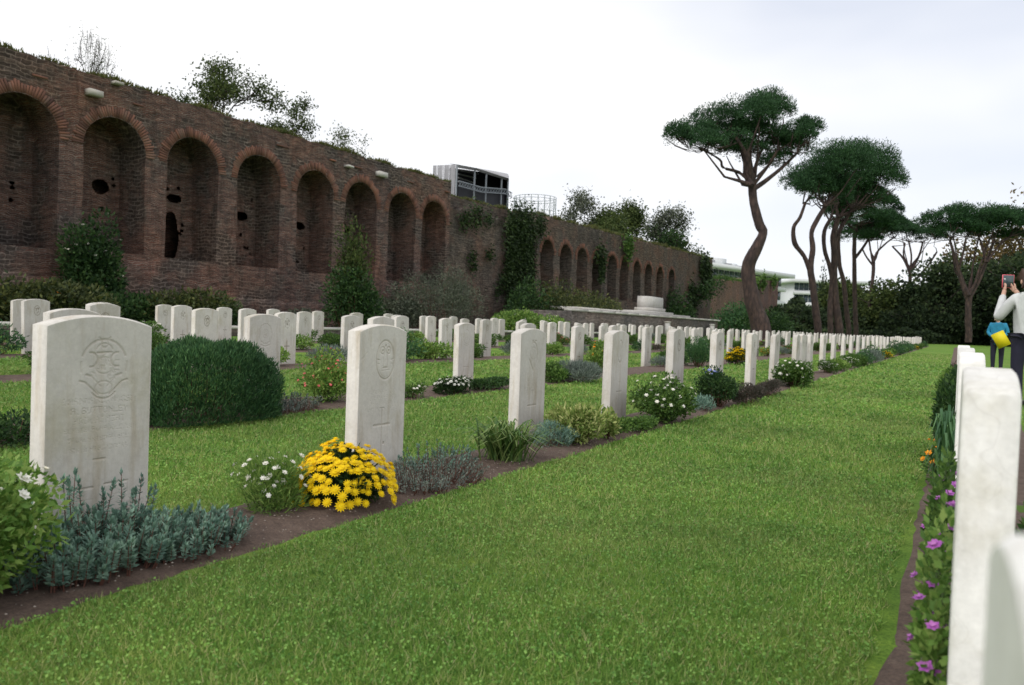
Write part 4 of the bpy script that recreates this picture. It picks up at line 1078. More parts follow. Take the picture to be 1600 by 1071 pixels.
def place(kind, x, y, s, label, sh=1.0, group='plants in the grave beds'):
    root = PRO[kind][0]
    if used[kind]: root = copy_tree(root)
    used[kind] = True
    root.location = (x, y, gz(x) + .01); root.scale = (s, s, s * sh); root.rotation_euler = (0, 0, random.choice((0, math.pi)) + random.uniform(-.3, .3))
    tag(root, label, None, group)
    return root
explicit = [('white', -2.2, 16.8, .9), ('light', -2.2, 18.2, 1.0), ('white', -2.2, 19.8, 1.0), ('green', -2.2, 21.4, 1.05), ('dark', -2.2, 23.2, 1.0), ('grey', -2.15, 25.0, 1.5), ('dark', -2.2, 26.8, 1.2),
            ('yellow', -2.1, 29.2, 1.0), ('light', -2.2, 31, 1.0), ('green', -2.2, 33, 1.1), ('dark', -2.2, 36.5, 1.5), ('green', -2.2, 39.5, 1.2), ('dark', -2.2, 44, 1.4), ('dark', -2.2, 47.5, 1.3), ('yellow', -2.1, 53, 1.0), ('green', -2.2, 58, 1.2), ('white', -2.2, 63, 1.2), ('dark', -2.2, 69, 1.2),
            ('grey', -5.1, 15.0, .9), ('green', -5.2, 16.2, 1.1), ('green', -5.1, 22.2, .9), ('orange', -5.1, 25.4, 1.3), ('grey', -5.1, 27.3, 1.2), ('pink', -5.1, 29.2, 1.2), ('green', -5.1, 32, 1.0)]
for kd, x, y, s in explicit:
    rn = 'front' if x > -4 else 'second'
    nk = min(range(len(Y1 if x > -4 else Y2)), key=lambda i: abs((Y1 if x > -4 else Y2)[i] - y))
    place(kd, x + random.uniform(-.04, .04), y, s * .85, '%s beside headstone %s in line of the %s row' % (DESC[kd], ordinal(nk + 1), rn))
mix3 = ['green', 'dark', 'light', 'grey', 'heather', 'pink', 'green', 'green', 'white', 'dark']
rr = random.Random(5)
for ri, ys in ((2, Y3), (3, Y4), (4, Y5)):
    for k, y in enumerate(ys):
        if y > 46: break
        if rr.random() < (.92 if ri == 2 else .7):
            kd = rr.choice(mix3)
            s = rr.uniform(.8, 1.25)
            if ri == 2 and 7.6 < y < 9: kd, s = 'grey', 1.0
            if ri == 2 and 9.5 < y < 10.5: kd, s = 'dark', 1.15
            place(kd, ROWX[ri] + .28, y + .8 + rr.uniform(-.2, .2), s, '%s just past the %s headstone of the %s' % (DESC[kd], ordinal(k + 1), rown[ri]))
for k, y in enumerate(Y2):
    if 34 < y < 60:
        kd = rr.choice(mix3); place(kd, -5.15, y + .8, rr.uniform(.8, 1.2), '%s just past the %s headstone of the second row' % (DESC[kd], ordinal(k + 1)))

# --- right bed: purple flowered plants by the path edge
shrub('purple_flower_plant', 'trailing plant with magenta flowers at the bottom right', 'plant', -.012, 1.82, .032, .36, .44, 2600, .022, .013, 'leaf_light', 60, 'purple', 34, 1.0, True, .3, k=20, fill=.4, stem='green_stem')
shrub('purple_flower_plant', 'magenta flower plant behind the trailing one along the right bed', 'plant', -.012, 2.62, .034, .36, .50, 2600, .022, .013, 'leaf_green', 61, 'purple', 40, 1.0, True, .35, k=20, fill=.4, stem='green_stem')
shrub('purple_flower_plant', 'magenta flowers on the far side of the bright end-on headstone', 'plant', .30, 2.35, .14, .5, .62, 3200, .03, .018, 'leaf_green', 62, 'purple', 26, 1.1, True, .5, k=18, fill=.4, stem='green_stem')
strap_plant('iris_leaf_clump', 'grey-green iris leaves in the right bed', -.015, 3.95, .075, .50, 150, 'leaf_hedge', 63, wd=.014, ry=.42)
shrub('dark_shrub', 'dense dark green shrub beside the end-on headstones on the right', 'shrub', .01, 5.9, .10, .9, .62, 9000, .035, .016, 'leaf_dark', 64, k=24)
shrub('orange_flower_plant', 'little orange flowers at the foot of the dark shrub on the right', 'flowers', -.05, 4.85, .07, .22, .30, 700, .028, .013, 'leaf_green', 65, 'orange', 14, 1.1, True, .4)
shrub('white_flower_plant', 'green plants with pale flowers at the far end of the right bed', 'plant', -.0, 8.2, .12, 1.0, .52, 4500, .035, .016, 'leaf_green', 66, 'orange', 14, 1.3, True, .5)
shrub('dark_low_plant', 'reddish dark plants farthest along the right bed edge', 'plant', .02, 11.2, .13, 1.6, .42, 4500, .04, .016, 'leaf_heather', 67, 'pink', 10, 1.5, True, .5)

# fallen leaves and petals on the lawn
fm = MB(); fm.leaves(np.array([[0, 0, .0]]), np.array([[1., 0, .15]]), np.array([[0, 1., .1]]), .05, .035, np.array([.5])); fl = fm.build('fallen_leaf')
flm = leaf_mat('fallen_leaf', [(.35, .13, .04), (.5, .2, .05)], .1); fl.materials.append(flm)
for i, (px_, py_) in enumerate([(1456, 607), (1461, 616), (1472, 632), (1402, 722), (1448, 640), (1470, 588), (930, 676), (1180, 700)]):
    x, y = gpt(px_, py_); o = link('fallen_leaf', fl, None, None, (x, y, .035)); o.rotation_euler = (random.uniform(-.2, .2), random.uniform(-.2, .2), random.random() * 6)
    tag(o, ('orange fallen leaf on the lawn by the right bed, %s of that cluster' % ['farther', 'middle', 'nearer'][i]) if i < 3 else ['brown leaf on the lawn short of the right bed', 'brown leaf on the lawn just left of the leaf cluster by the right bed', 'pale leaf on the lawn farthest along the right bed edge', 'dry leaf on the lawn below the variegated shrub', 'small dry leaf in the middle of the far lawn'][i - 3], 'leaf', 'fallen leaves on the lawn')
    o.scale = (1.3,) * 3 if i < 3 else (.6,) * 3
# pebbles in the near soil
pm = MB(); ico = [(0, 0, .6), (.9, 0, 0), (.28, .85, 0), (-.73, .53, 0), (-.73, -.53, 0), (.28, -.85, 0), (0, 0, -.5)]
pm.add([(a * .004, b_ * .003, c * .003) for a, b_, c in ico], [(0, 1 + i, 1 + (i + 1) % 5) for i in range(5)] + [(6, 1 + (i + 1) % 5, 1 + i) for i in range(5)])
pk = MB()
for i in range(900):
    x = -2.56 + .54 * random.random(); y = 1 + 5 * random.random() ** 1.2; s = random.uniform(.5, 1.6)
    pk.add(np.array(pm.V[0]) * s + np.array([x, y, .03 + .006 * random.random()]), pm.F[0])
tag(link('pebbles', pk.build('pebbles'), plain('pebble', (.28, .24, .21), .9, .3, 40)), 'tiny pale pebbles and crumbs on the front bed soil', 'pebbles', kind='stuff')

# ------------------------------------------------------------------ shrubs by the wall
def wall_pt(px_, py_, xf=WX):
    r = np.array(P(px_, py_, 1.0)) - np.array([0, 0, EYE]); t = xf / r[0]; return r[1] * t, EYE + r[2] * t
def wshrub(name, label, cat, px_, xf, ry, h, mat, n=5000, L=.14, Wd=.07, seed=0, rx=.9, flower=None, nf=0, **kw):
    kw = {**dict(k=20, lr=.5, fill=.4, jit=.9), **kw}; mat = 'leaf_dull' if mat == 'leaf_green' else mat
    y, _ = wall_pt(px_, 480, xf)
    h *= .82 if h < 2 else 1
    return shrub(name, label, cat, xf, y, rx, ry, h, n, L, Wd, mat, seed, flower, nf, 1, False, .3, frad=.06, z=.14, group='shrubs along the foot of the wall', **kw)
wshrub('green_shrub', 'yellow-green bush along the wall foot at the left edge', 'shrub', 20, -20.5, 1.6, 1.5, 'leaf_green', 6500, seed=70)
wshrub('green_shrub', 'reddish green rose thicket behind the third row left', 'shrub', 95, -20.5, 1.5, 1.55, 'leaf_green', 6500, seed=71, flower='orange', nf=30)
wshrub('climbing_shrub', 'tall dark climbing shrub with white flowers between two near arches', 'shrub', 138, -23.2, 1.05, 3.5, 'leaf_dark', 9000, seed=72, rx=.6, flower='white', nf=50)
wshrub('dark_shrub', 'dark low bush right of the climbing shrub', 'shrub', 195, -22.5, 1.3, 1.4, 'leaf_dark', 5000, seed=73)
wshrub('mixed_shrub', 'brownish green bush behind the headstones below the third arch', 'shrub', 300, -21.5, 1.6, 1.65, 'leaf_green', 6500, seed=74)
wshrub('mixed_shrub', 'dark bush beside the brownish one below the fourth arch', 'shrub', 338, -21.8, .9, 1.3, 'leaf_dark', 3500, seed=75)
wshrub('grey_bush', 'small grey-brown bush at the left of the tall leafy shrub', 'shrub', 470, -22.0, 1.1, 1.0, 'leaf_olive', 3000, seed=76)
wshrub('tall_leafy_shrub', 'tall narrow leafy shrub standing before the sixth arch', 'shrub', 548, -21.0, .75, 4.2, 'leaf_tree', 3600, seed=77, rx=.7, fill=.5, jit=.8, up=.8)
wshrub('green_shrub', 'broad dark shrub around the foot of the tall leafy shrub', 'shrub', 552, -20.6, 1.5, 2.3, 'leaf_dark', 6500, seed=78)
wshrub('dark_shrub', 'dark shrub below the seventh arch', 'shrub', 625, -22.5, 1.6, 2.0, 'leaf_olive', 5000, seed=79)
wshrub('grey_green_bush', 'large grey-green olive-like bush below the last near arch', 'shrub', 690, -21.8, 2.6, 3.1, 'leaf_olive', 12000, .13, .03, seed=80, rx=1.4, up=.8)
wshrub('rose_thicket', 'light green thicket with white flowers below the ivy curtain', 'shrub', 812, -18.3, 1.8, 1.6, 'leaf_light', 6500, seed=81, flower='white', nf=60)
wshrub('rose_thicket', 'light green thicket with white flowers right of centre', 'shrub', 850, -18.3, 2.0, 1.3, 'leaf_light', 5000, seed=82, flower='white', nf=40)
wshrub('dark_shrub', 'round dark bush before the first far arch', 'shrub', 838, -21.3, 2.4, 3.0, 'leaf_dark', 6500, .18, .09, seed=83, rx=1.4)
wshrub('mixed_shrub', 'broad brownish green bush before the far arches', 'shrub', 880, -20.6, 3.4, 3.0, 'leaf_green', 8000, .18, .09, seed=84, rx=1.6)
wshrub('mixed_shrub', 'broad bush left of the altar platform', 'shrub', 925, -20.4, 3.4, 2.6, 'leaf_green', 7000, .18, .09, seed=85, rx=1.6)
wshrub('dark_shrub', 'dark bush behind the platform right of the altar', 'shrub', 1065, -22.8, 3.5, 3.0, 'leaf_dark', 5000, .25, .12, seed=86)
wshrub('green_shrub', 'dark green bush at the foot of the leaning pine', 'shrub', 1158, -19.5, 6, 3.6, 'leaf_hedge', 6000, .3, .12, seed=87, rx=2)
wshrub('green_shrub', 'dark bush right behind the leaning pine trunk', 'shrub', 1199, -15.5, 5, 2.8, 'leaf_dark', 5000, .3, .12, seed=88, rx=2)

# ------------------------------------------------------------------ trees
def grow(b, p, d, L, r, depth, tips, rng, spread=.55, taper=.68, kids=(2, 3), upb=.15, minr=.024):
    pts = [p]; rad = [r]; q = Vector(p); dd = Vector(d)
    for i in range(4):
        dd = (dd + Vector(rng.normal(0, .13, 3)) + Vector((0, 0, upb * .25))).normalized(); q = q + dd * L / 4; pts.append(q.copy()); rad.append(r * (1 - .38 * (i + 1) / 4))
    b.tube(pts, rad, 6 if r > .05 else 3, False)
    if depth == 0:
        tips.append((pts[-1], dd)); tips.append((pts[2], dd)); return
    for k in range(rng.integers(kids[0], kids[1] + 1)):
        nd = (dd + Vector(rng.normal(0, spread, 3))).normalized()
        grow(b, pts[-1 - (k % 2)], nd, L * taper * rng.uniform(.8, 1.15), max(minr, r * .6), depth - 1, tips, rng, spread, taper, kids, upb, minr)
def broadleaf(name, label, base, h, r, depth, nleaf, leafL, mat, seed, cat='tree', clump=.5, spread=.55, group=None, L0=.36, multi=1, bark='bark', hw=None):
    rng = np.random.default_rng(seed); root = empty(name, base); tag(root, label, cat, group)
    b = MB(); tips = []
    for k in range(multi):
        d = Vector((rng.normal(0, .25), rng.normal(0, .25), 1)).normalized()
        grow(b, Vector((rng.normal(0, .1), rng.normal(0, .1), -.2)), d, h * L0, r, depth, tips, rng, spread)
    T0 = np.array([tuple(t[0]) for t in tips]); zmx = T0[:, 2].max(); cxy = np.median(T0[:, :2], 0); rw = np.percentile(np.hypot(T0[:, 0] - cxy[0], T0[:, 1] - cxy[1]), 88)
    sx_ = hw / rw if hw else h / zmx; S3 = np.array([sx_, sx_, h / zmx])
    def fit(A):
        A = A.copy(); A[:, :2] -= cxy[None, :] * np.clip(A[:, 2:3] / zmx * 1.6, 0, 1); return A * S3
    b.V = [fit(v) for v in b.V]
    link('trunk', b.build('trunk', True), M[bark], root)
    T = fit(T0); i = rng.integers(0, len(T), nleaf)
    C = T[i] + rng.normal(size=(nleaf, 3)) * clump * np.array([1, 1, .8]); D = unit(rng.normal(size=(nleaf, 3)) + np.array([0, 0, -.1]))
    lb = MB(); lb.leaves(C, D, side_of(D), leafL * (.6 + .8 * rng.random(nleaf)), leafL * .55)
    link('crown', lb.build('crown'), M[mat], root); return root
GW = 'trees growing behind the wall'
def behind(px_, d): p = P(px_, 500, d); return (p.x, p.y, .1)
broadleaf('sparse_tree', 'nearly bare tree behind the wall above the first arches', behind(152, 34), 12.9, .12, 6, 2600, .07, 'leaf_tree', 101, clump=.20, spread=.42, group=GW, L0=.33, hw=2.0, multi=3)
broadleaf('leafy_tree', 'largest leafy tree above the wall behind the third and fourth arches', behind(308, 38), 13.4, .22, 6, 24000, .15, 'leaf_tree', 102, clump=.26, spread=.5, group=GW, L0=.30, hw=3.7, multi=2)
broadleaf('leafy_tree', 'lower leafy tree just right of the largest one above the wall', behind(432, 42), 12.2, .2, 6, 13000, .14, 'leaf_tree', 103, clump=.22, spread=.5, group=GW, L0=.30, hw=2.0)
broadleaf('sparse_tree', 'thin shrubby tree peeping over the wall above the sixth arch', behind(540, 46), 11.6, .12, 6, 9000, .13, 'leaf_tree', 104, clump=.25, spread=.5, group=GW, L0=.33, hw=2.3, multi=3)
broadleaf('sparse_tree', 'small twiggy tree peeping over the wall top at far left', behind(45, 33), 11.0, .08, 5, 500, .08, 'leaf_tree', 105, clump=.2, spread=.4, group=GW, L0=.33, hw=.8)
for i, (px_, d, h, hw_, nl, mt, lab) in enumerate(((918, 80, 13.8, 2.8, 7500, 'leaf_olive', 'leftmost of the grey-green trees above the far arches'), (968, 84, 13.8, 3.1, 9000, 'leaf_tree', 'dense dark tree second among those above the far arches'),
                                          (1025, 88, 13.9, 3.4, 5000, 'leaf_olive', 'airy pale tree above the far arches left of the corner'), (1064, 92, 13.2, 3.2, 5500, 'leaf_tree', 'rounded tree above the wall corner near the white building'),
                                          (948, 78, 12.0, 4.0, 9000, 'leaf_tree', 'low dark tree in front of the others above the far arches'), (1046, 86, 12.0, 4.6, 9500, 'leaf_dark', 'low bushy dark tree above the end of the arcade'))):
    broadleaf('wall_tree', lab, behind(px_, d), h, .22, 5, nl, .26, mt, 110 + i, clump=.55, spread=.5, group=GW, L0=.30, hw=hw_)

def pine(label, d, trunks, forks, crown, seed, nt=9000, leaf=.26, rb=.5):
    """trunks: lists of (px,py,width px); crown: lobes (px,py,rx px,ry px, depth offset m)"""
    rng = np.random.default_rng(seed); s = d / FPX
    x0, y0 = trunks[0][0][:2]; base = P(x0, y0, d); root = empty('umbrella_pine', (base.x, base.y, 0)); tag(root, label, 'pine tree', 'umbrella pines beyond the headstones')
    off = Vector((base.x, base.y, 0))
    b = MB()
    def path(T, dz0=0, dz1=0):
        k = len(T); pts = []; rad = []
        for i, t in enumerate(T):
            pts.append(P(t[0], t[1], d + dz0 + (dz1 - dz0) * i / max(1, k - 1)) - off); rad.append(t[2] * s * .42)
        # smooth
        out = []; ro = []
        for i in range(k - 1):
            p0, p1, p2, p3 = pts[max(0, i - 1)], pts[i], pts[i + 1], pts[min(k - 1, i + 2)]
            for q in range(4):
                t = q / 4; out.append(.5 * ((2 * p1) + (p2 - p0) * t + (2 * p0 - 5 * p1 + 4 * p2 - p3) * t * t + (3 * p1 - p0 - 3 * p2 + p3) * t ** 3)); ro.append(rad[i] + (rad[i + 1] - rad[i]) * t)
        out.append(pts[-1]); ro.append(rad[-1]); return out, ro
    for T in trunks:
        o_, r_ = path(T); o_[0] = o_[0] - Vector((0, 0, .5)); b.tube(o_, r_, 12, False, .22)
    for T in forks:
        o_, r_ = path(T[0], 0, T[1]); b.tube(o_, r_, 8, False, .15)
    link('trunk', b.build('trunk', True), M['bark_pine'], root)
    # crown clumps
    lb = MB(); br = MB(); n_tot = sum(c[2] * c[3] for c in crown); joints = [T[-1] for T in trunks] + [f[0][-1] for f in forks]
    for ci, (cx, cy, rx, ry, dz) in enumerate(crown):
        ctr = np.array(P(cx, cy, d + dz) - off); RX = rx * s; RZ = ry * s; RY = RX * .9
        k = max(10, int(26 * (rx * ry / 3000) ** .6)); dirs = unit(rng.normal(size=(k, 3))); dirs[:, 2] = np.abs(dirs[:, 2]) * .9 - .15
        right = MC[:, 0].copy(); right[2] = 0; right /= np.linalg.norm(right); fw = np.array([-right[1], right[0], 0])
        RZ *= 1.55; RX *= 1.06; ctr[2] -= RZ * .20
        LC = ctr + dirs[:, :1] * RX * .74 * right + dirs[:, 1:2] * RY * .74 * fw + dirs[:, 2:3] * RZ * .72 * np.array([0, 0, 1.])
        n = int(nt * rx * ry / n_tot); i = rng.integers(0, k, n); dd = unit(rng.normal(size=(n, 3))); dd[:, 2] = np.where(dd[:, 2] < -.25, -dd[:, 2] * .4, dd[:, 2])
        lr = (.34 + .16 * rng.random(k))[i][:, None]
        Pp = LC[i] + dd * lr * np.array([RX, RX, RZ * 1.0]) * (.72 + .35 * rng.random(n))[:, None]
        D = unit(dd * .7 + np.array([0, 0, .55]) + rng.normal(size=(n, 3)) * .45)
        lb.leaves(Pp, D, side_of(D), leaf * (.6 + .8 * rng.random(n)), leaf * .30, np.clip(.15 + .7 * rng.random(n) , 0, 1))
        for q in range(min(k, 7)):
            j = joints[rng.integers(0, len(joints))]; j = min(joints, key=lambda t: abs(t[0] - cx) + rng.random() * 60)
            a = P(j[0], j[1], d + rng.normal(0, .3)) - off; e = Vector(LC[q]) - Vector((0, 0, RZ * .2)); mid = (a + e) / 2 + Vector((0, 0, -(e - a).length * .10)) + Vector(rng.normal(0, .25, 3))
            m2 = e * .75 + mid * .25 + Vector(rng.normal(0, .15, 3)); br.tube([a, a * .5 + mid * .5 + Vector(rng.normal(0, .12, 3)), mid, m2, e], [j[2] * s * .26, j[2] * s * .18, j[2] * s * .12, .05, .03], 5, False)
    link('crown', lb.build('crown'), M['leaf_pine'], root); link('branches', br.build('branches', True), M['bark_pine'], root)
    return root
pine('nearest umbrella pine with a thick crooked leaning trunk', 55,
     [[(1192, 520, 40), (1180, 485, 30), (1172, 450, 26), (1169, 418, 24), (1178, 395, 24), (1192, 366, 17), (1186, 350, 17), (1178, 318, 17), (1175, 290, 15)]],
     [([(1176, 295, 10), (1172, 265, 9), (1165, 240, 7), (1150, 215, 5)], -1), ([(1177, 296, 11), (1200, 280, 8), (1222, 262, 6), (1245, 240, 4)], 1), ([(1174, 285, 8), (1155, 270, 6), (1130, 262, 5), (1125, 250, 4), (1100, 235, 3)], .5),
      ([(1175, 292, 8), (1180, 262, 7), (1190, 235, 5), (1205, 205, 3)], 1.5), ([(1178, 288, 7), (1200, 260, 5), (1215, 235, 4)], -1.5)],
     [(1080, 210, 42, 22, 0), (1120, 195, 50, 30, 1), (1165, 180, 48, 34, -1), (1200, 175, 40, 34, 1.5), (1250, 208, 34, 24, 0), (1185, 215, 55, 30, 2), (1225, 225, 40, 30, 3), (1130, 222, 44, 20, -1), (1215, 252, 26, 18, 1), (1165, 235, 40, 20, 1), (1060, 212, 22, 16, 0), (1262, 198, 18, 16, 0)], 201, 76000, .17)
pine('umbrella pine whose trunk forks low with one kinked limb', 73,
     [[(1279, 520, 14), (1274, 480, 13), (1269, 440, 12), (1266, 420, 12), (1270, 390, 10), (1268, 365, 9), (1276, 345, 9), (1290, 322, 8)]],
     [([(1266, 424, 10), (1256, 400, 8), (1242, 381, 9), (1240, 356, 7), (1250, 340, 6), (1258, 318, 5)], -1)],
     [(1262, 288, 38, 30, 0), (1310, 258, 48, 38, 0), (1290, 290, 40, 28, 2)], 202, 34000, .23)
pine('thick middle pine among the clustered trunks', 80,
     [[(1312, 520, 15), (1307, 480, 13), (1303, 440, 12), (1304, 400, 12), (1302, 370, 11), (1310, 340, 9)], [(1298, 520, 11), (1297, 480, 10), (1300, 440, 9), (1296, 415, 8), (1288, 390, 7), (1288, 362, 7), (1296, 345, 6)]],
     [([(1303, 400, 8), (1308, 370, 6), (1322, 345, 5), (1330, 325, 4)], 1)],
     [(1350, 262, 52, 40, 1), (1375, 285, 36, 34, 0), (1320, 285, 40, 30, 1), (1340, 310, 46, 26, 2), (1300, 305, 30, 24, 0)], 203, 42000, .24)
pine('slender pine third in the cluster of trunks', 86,
     [[(1327, 520, 9), (1322, 480, 9), (1318, 440, 8), (1311, 410, 8), (1310, 370, 7), (1318, 345, 6)]], [],
     [(1335, 325, 34, 22, 0), (1310, 330, 26, 18, 0)], 204, 12000, .25)
pine('straight pine at the right of the clustered trunks', 92,
     [[(1338, 520, 9), (1336, 480, 8), (1335, 430, 8), (1335, 380, 7), (1337, 350, 6)]], [([(1335, 405, 6), (1348, 388, 5), (1358, 372, 4)], 0), ([(1335, 360, 5), (1325, 350, 4), (1318, 345, 3)], 0)],
     [(1355, 345, 48, 22, 0), (1340, 370, 34, 16, 1), (1385, 320, 24, 20, 0), (1378, 350, 34, 20, 0)], 205, 24000, .27)
pine('small far pine with an open forked crown left of the gap', 112,
     [[(1355, 520, 7), (1360, 470, 6), (1364, 430, 6), (1365, 410, 6)]], [([(1364, 415, 4), (1354, 402, 3), (1347, 388, 3)], 0), ([(1365, 412, 4), (1370, 395, 4), (1385, 380, 3), (1396, 372, 3)], 0), ([(1364, 412, 4), (1360, 390, 3), (1358, 376, 3)], 0)],
     [(1375, 362, 34, 14, 0), (1395, 352, 24, 16, 0)], 206, 9000, .3)
pine('far pine with spreading forks standing in the sky gap', 122,
     [[(1420, 520, 7), (1421, 470, 7), (1422, 430, 6), (1422, 424, 6)]], [([(1422, 428, 5), (1412, 405, 4), (1394, 385, 3)], 0), ([(1422, 426, 5), (1436, 400, 4), (1442, 378, 3)], 0), ([(1423, 445, 5), (1445, 422, 4), (1464, 394, 3)], 0), ([(1422, 424, 4), (1424, 400, 3), (1420, 378, 3)], 0), ([(1422, 420, 4), (1412, 400, 3), (1414, 380, 3)], 0)],
     [(1425, 362, 44, 14, 0), (1405, 358, 28, 12, 1), (1450, 368, 26, 12, 0)], 207, 11000, .32)
pine('broad flat-topped pine at the right edge beyond the path', 86,
     [[(1514, 528, 12), (1513, 500, 11), (1513, 475, 11), (1514, 462, 11)]], [([(1512, 470, 8), (1502, 440, 7), (1494, 410, 6), (1484, 375, 4)], 0), ([(1515, 466, 8), (1528, 442, 7), (1540, 412, 6), (1552, 380, 4)], 1), ([(1497, 425, 5), (1505, 395, 4), (1510, 370, 3)], -1), ([(1540, 410, 5), (1535, 385, 4), (1528, 368, 3)], 1), ([(1542, 410, 5), (1560, 385, 4), (1578, 370, 3)], 0)],
     [(1475, 345, 36, 20, 0), (1520, 338, 50, 20, 0), (1570, 345, 46, 20, 1), (1500, 360, 40, 16, 1), (1550, 362, 44, 16, 2), (1610, 350, 40, 22, 0)], 208, 44000, .26)

def woodtree(label, px_, d, rxm, h, mat, seed, n=5000, leaf=.55, cat='tree', z0=.12, group='dark woodland trees beyond the graves'):
    p = P(px_, 520, d); root = empty('woodland_tree', (p.x, p.y, 0)); tag(root, label, cat, group)
    b = MB(); rng = np.random.default_rng(seed)
    b.tube([Vector((0, 0, -.2)), Vector((.1, 0, h * .3)), Vector((.2, .1, h * .7))], [h * .022, h * .017, h * .008], 7, False)
    for q in range(6):
        a = rng.random() * 6.28; b.tube([Vector((.1, 0, h * (.25 + .06 * q))), Vector((math.cos(a) * rxm * .4, math.sin(a) * rxm * .4, h * (.4 + .07 * q))), Vector((math.cos(a) * rxm * .75, math.sin(a) * rxm * .75, h * (.5 + .07 * q)))], [h * .01, h * .007, .03], 5, False)
    link('trunk', b.build('trunk'), M['bark'], root)
    f, C, O = foliage(n, rxm, rxm, h, seed, leaf, leaf * .6, .1, 26, .34, .25, .8); link('crown', f.build('crown'), M[mat], root); return root
WT = [(1240, 118, 6, 4.6, 'leaf_wood', 'dark bushy tree just right of the wall end'), (1262, 122, 6, 4.8, 'leaf_tree', 'mid green bushy tree behind the forked pine'), (1290, 128, 6, 5.2, 'leaf_wood', 'dark tree behind the clustered pine trunks'),
      (1322, 118, 4.5, 9.6, 'leaf_tree', 'green leafy tree showing between the pine trunks'), (1347, 124, 5, 9.6, 'leaf_wood', 'dark leafy tree right of the straight pine'), (1376, 112, 5, 9.0, 'leaf_tree', 'rounded leafy tree below the small far pine'),
      (1405, 118, 6, 7.6, 'leaf_wood', 'low dark tree at the bottom of the sky gap'), (1435, 112, 7, 9.0, 'leaf_wood', 'dark tree below the far pine with spreading forks'), (1466, 106, 5.5, 11.5, 'leaf_wood', 'tall dark tree left of the broad pine'),
      (1492, 112, 6.5, 13, 'leaf_tree', 'dark tree directly behind the broad pine trunk'), (1550, 108, 7, 13, 'leaf_wood', 'dark tree right of the broad pine trunk'), (1524, 116, 5.5, 18.5, 'leaf_autumn', 'yellowing tree glowing behind the broad pine'),
      (1588, 100, 7, 13.5, 'leaf_wood', 'dark tree at the right edge'), (1603, 116, 6.5, 24, 'leaf_autumn', 'tall brownish autumn tree rising over the broad pine at the right edge'), (1640, 96, 9, 15, 'leaf_wood', 'dark tree just beyond the right edge of the picture')]
for i, (px_, d, rx_, h_, mt, lab) in enumerate(WT): woodtree(lab, px_, d, rx_, h_, mt, 300 + i, 5200 if mt == 'leaf_wood' else 4200)
for i, px_ in enumerate(range(1232, 1640, 27)):
    d = 104 if px_ > 1400 else 112
    woodtree('low dark bush in the far hedge line, %s from the left' % ordinal(i + 1), px_, d, 4.2, 4.6 if px_ < 1440 else 5.6, 'leaf_wood', 330 + i, 2600, .5, 'bush', group='understorey bushes in the far hedge line')
fw_ = MB(); nfw = 26000
for (pa_, pb_, d_, hh_) in ((1222, 1720, 132, 6.5), (1222, 1720, 100.5, 1.6)):
    px__ = RNG.uniform(pa_, pb_, nfw); dd_ = d_ + RNG.uniform(-2.5, 2.5, nfw) + 5 * np.sin(px__ * .03)
    A = np.stack([(px__ - 800) / FPX * dd_, np.zeros(nfw), dd_], 1) @ MC.T
    hv_ = hh_ * (.75 + .3 * np.sin(px__ * .11) * np.sin(px__ * .043 + 1)); A[:, 2] = RNG.random(nfw) ** .8 * hv_ + .1
    Dd = unit(RNG.normal(size=(nfw, 3))); fw_.leaves(A, Dd, side_of(Dd), .5 if hh_ < 2 else .8, .35 if hh_ < 2 else .55)
tag(link('far_thicket', fw_.build('far_thicket'), M['leaf_wood']), 'dark tangled thicket closing off the ground beyond the graves', 'thicket', kind='stuff')
# slim cypress
p = P(1281, 520, 135); rt = empty('cypress', (p.x, p.y, 0)); tag(rt, 'slim dark cypress in front of the second white building', 'tree')
f, C, O = foliage(1500, .9, .9, 11.5, 350, .5, .2, .9, 20, .5, .2); link('crown', f.build('crown'), M['leaf_wood'], rt)
b = MB(); b.tube([Vector((0, 0, -.2)), Vector((0, 0, 5))], [.2, .1], 6); link('trunk', b.build('trunk'), M['bark'], rt)

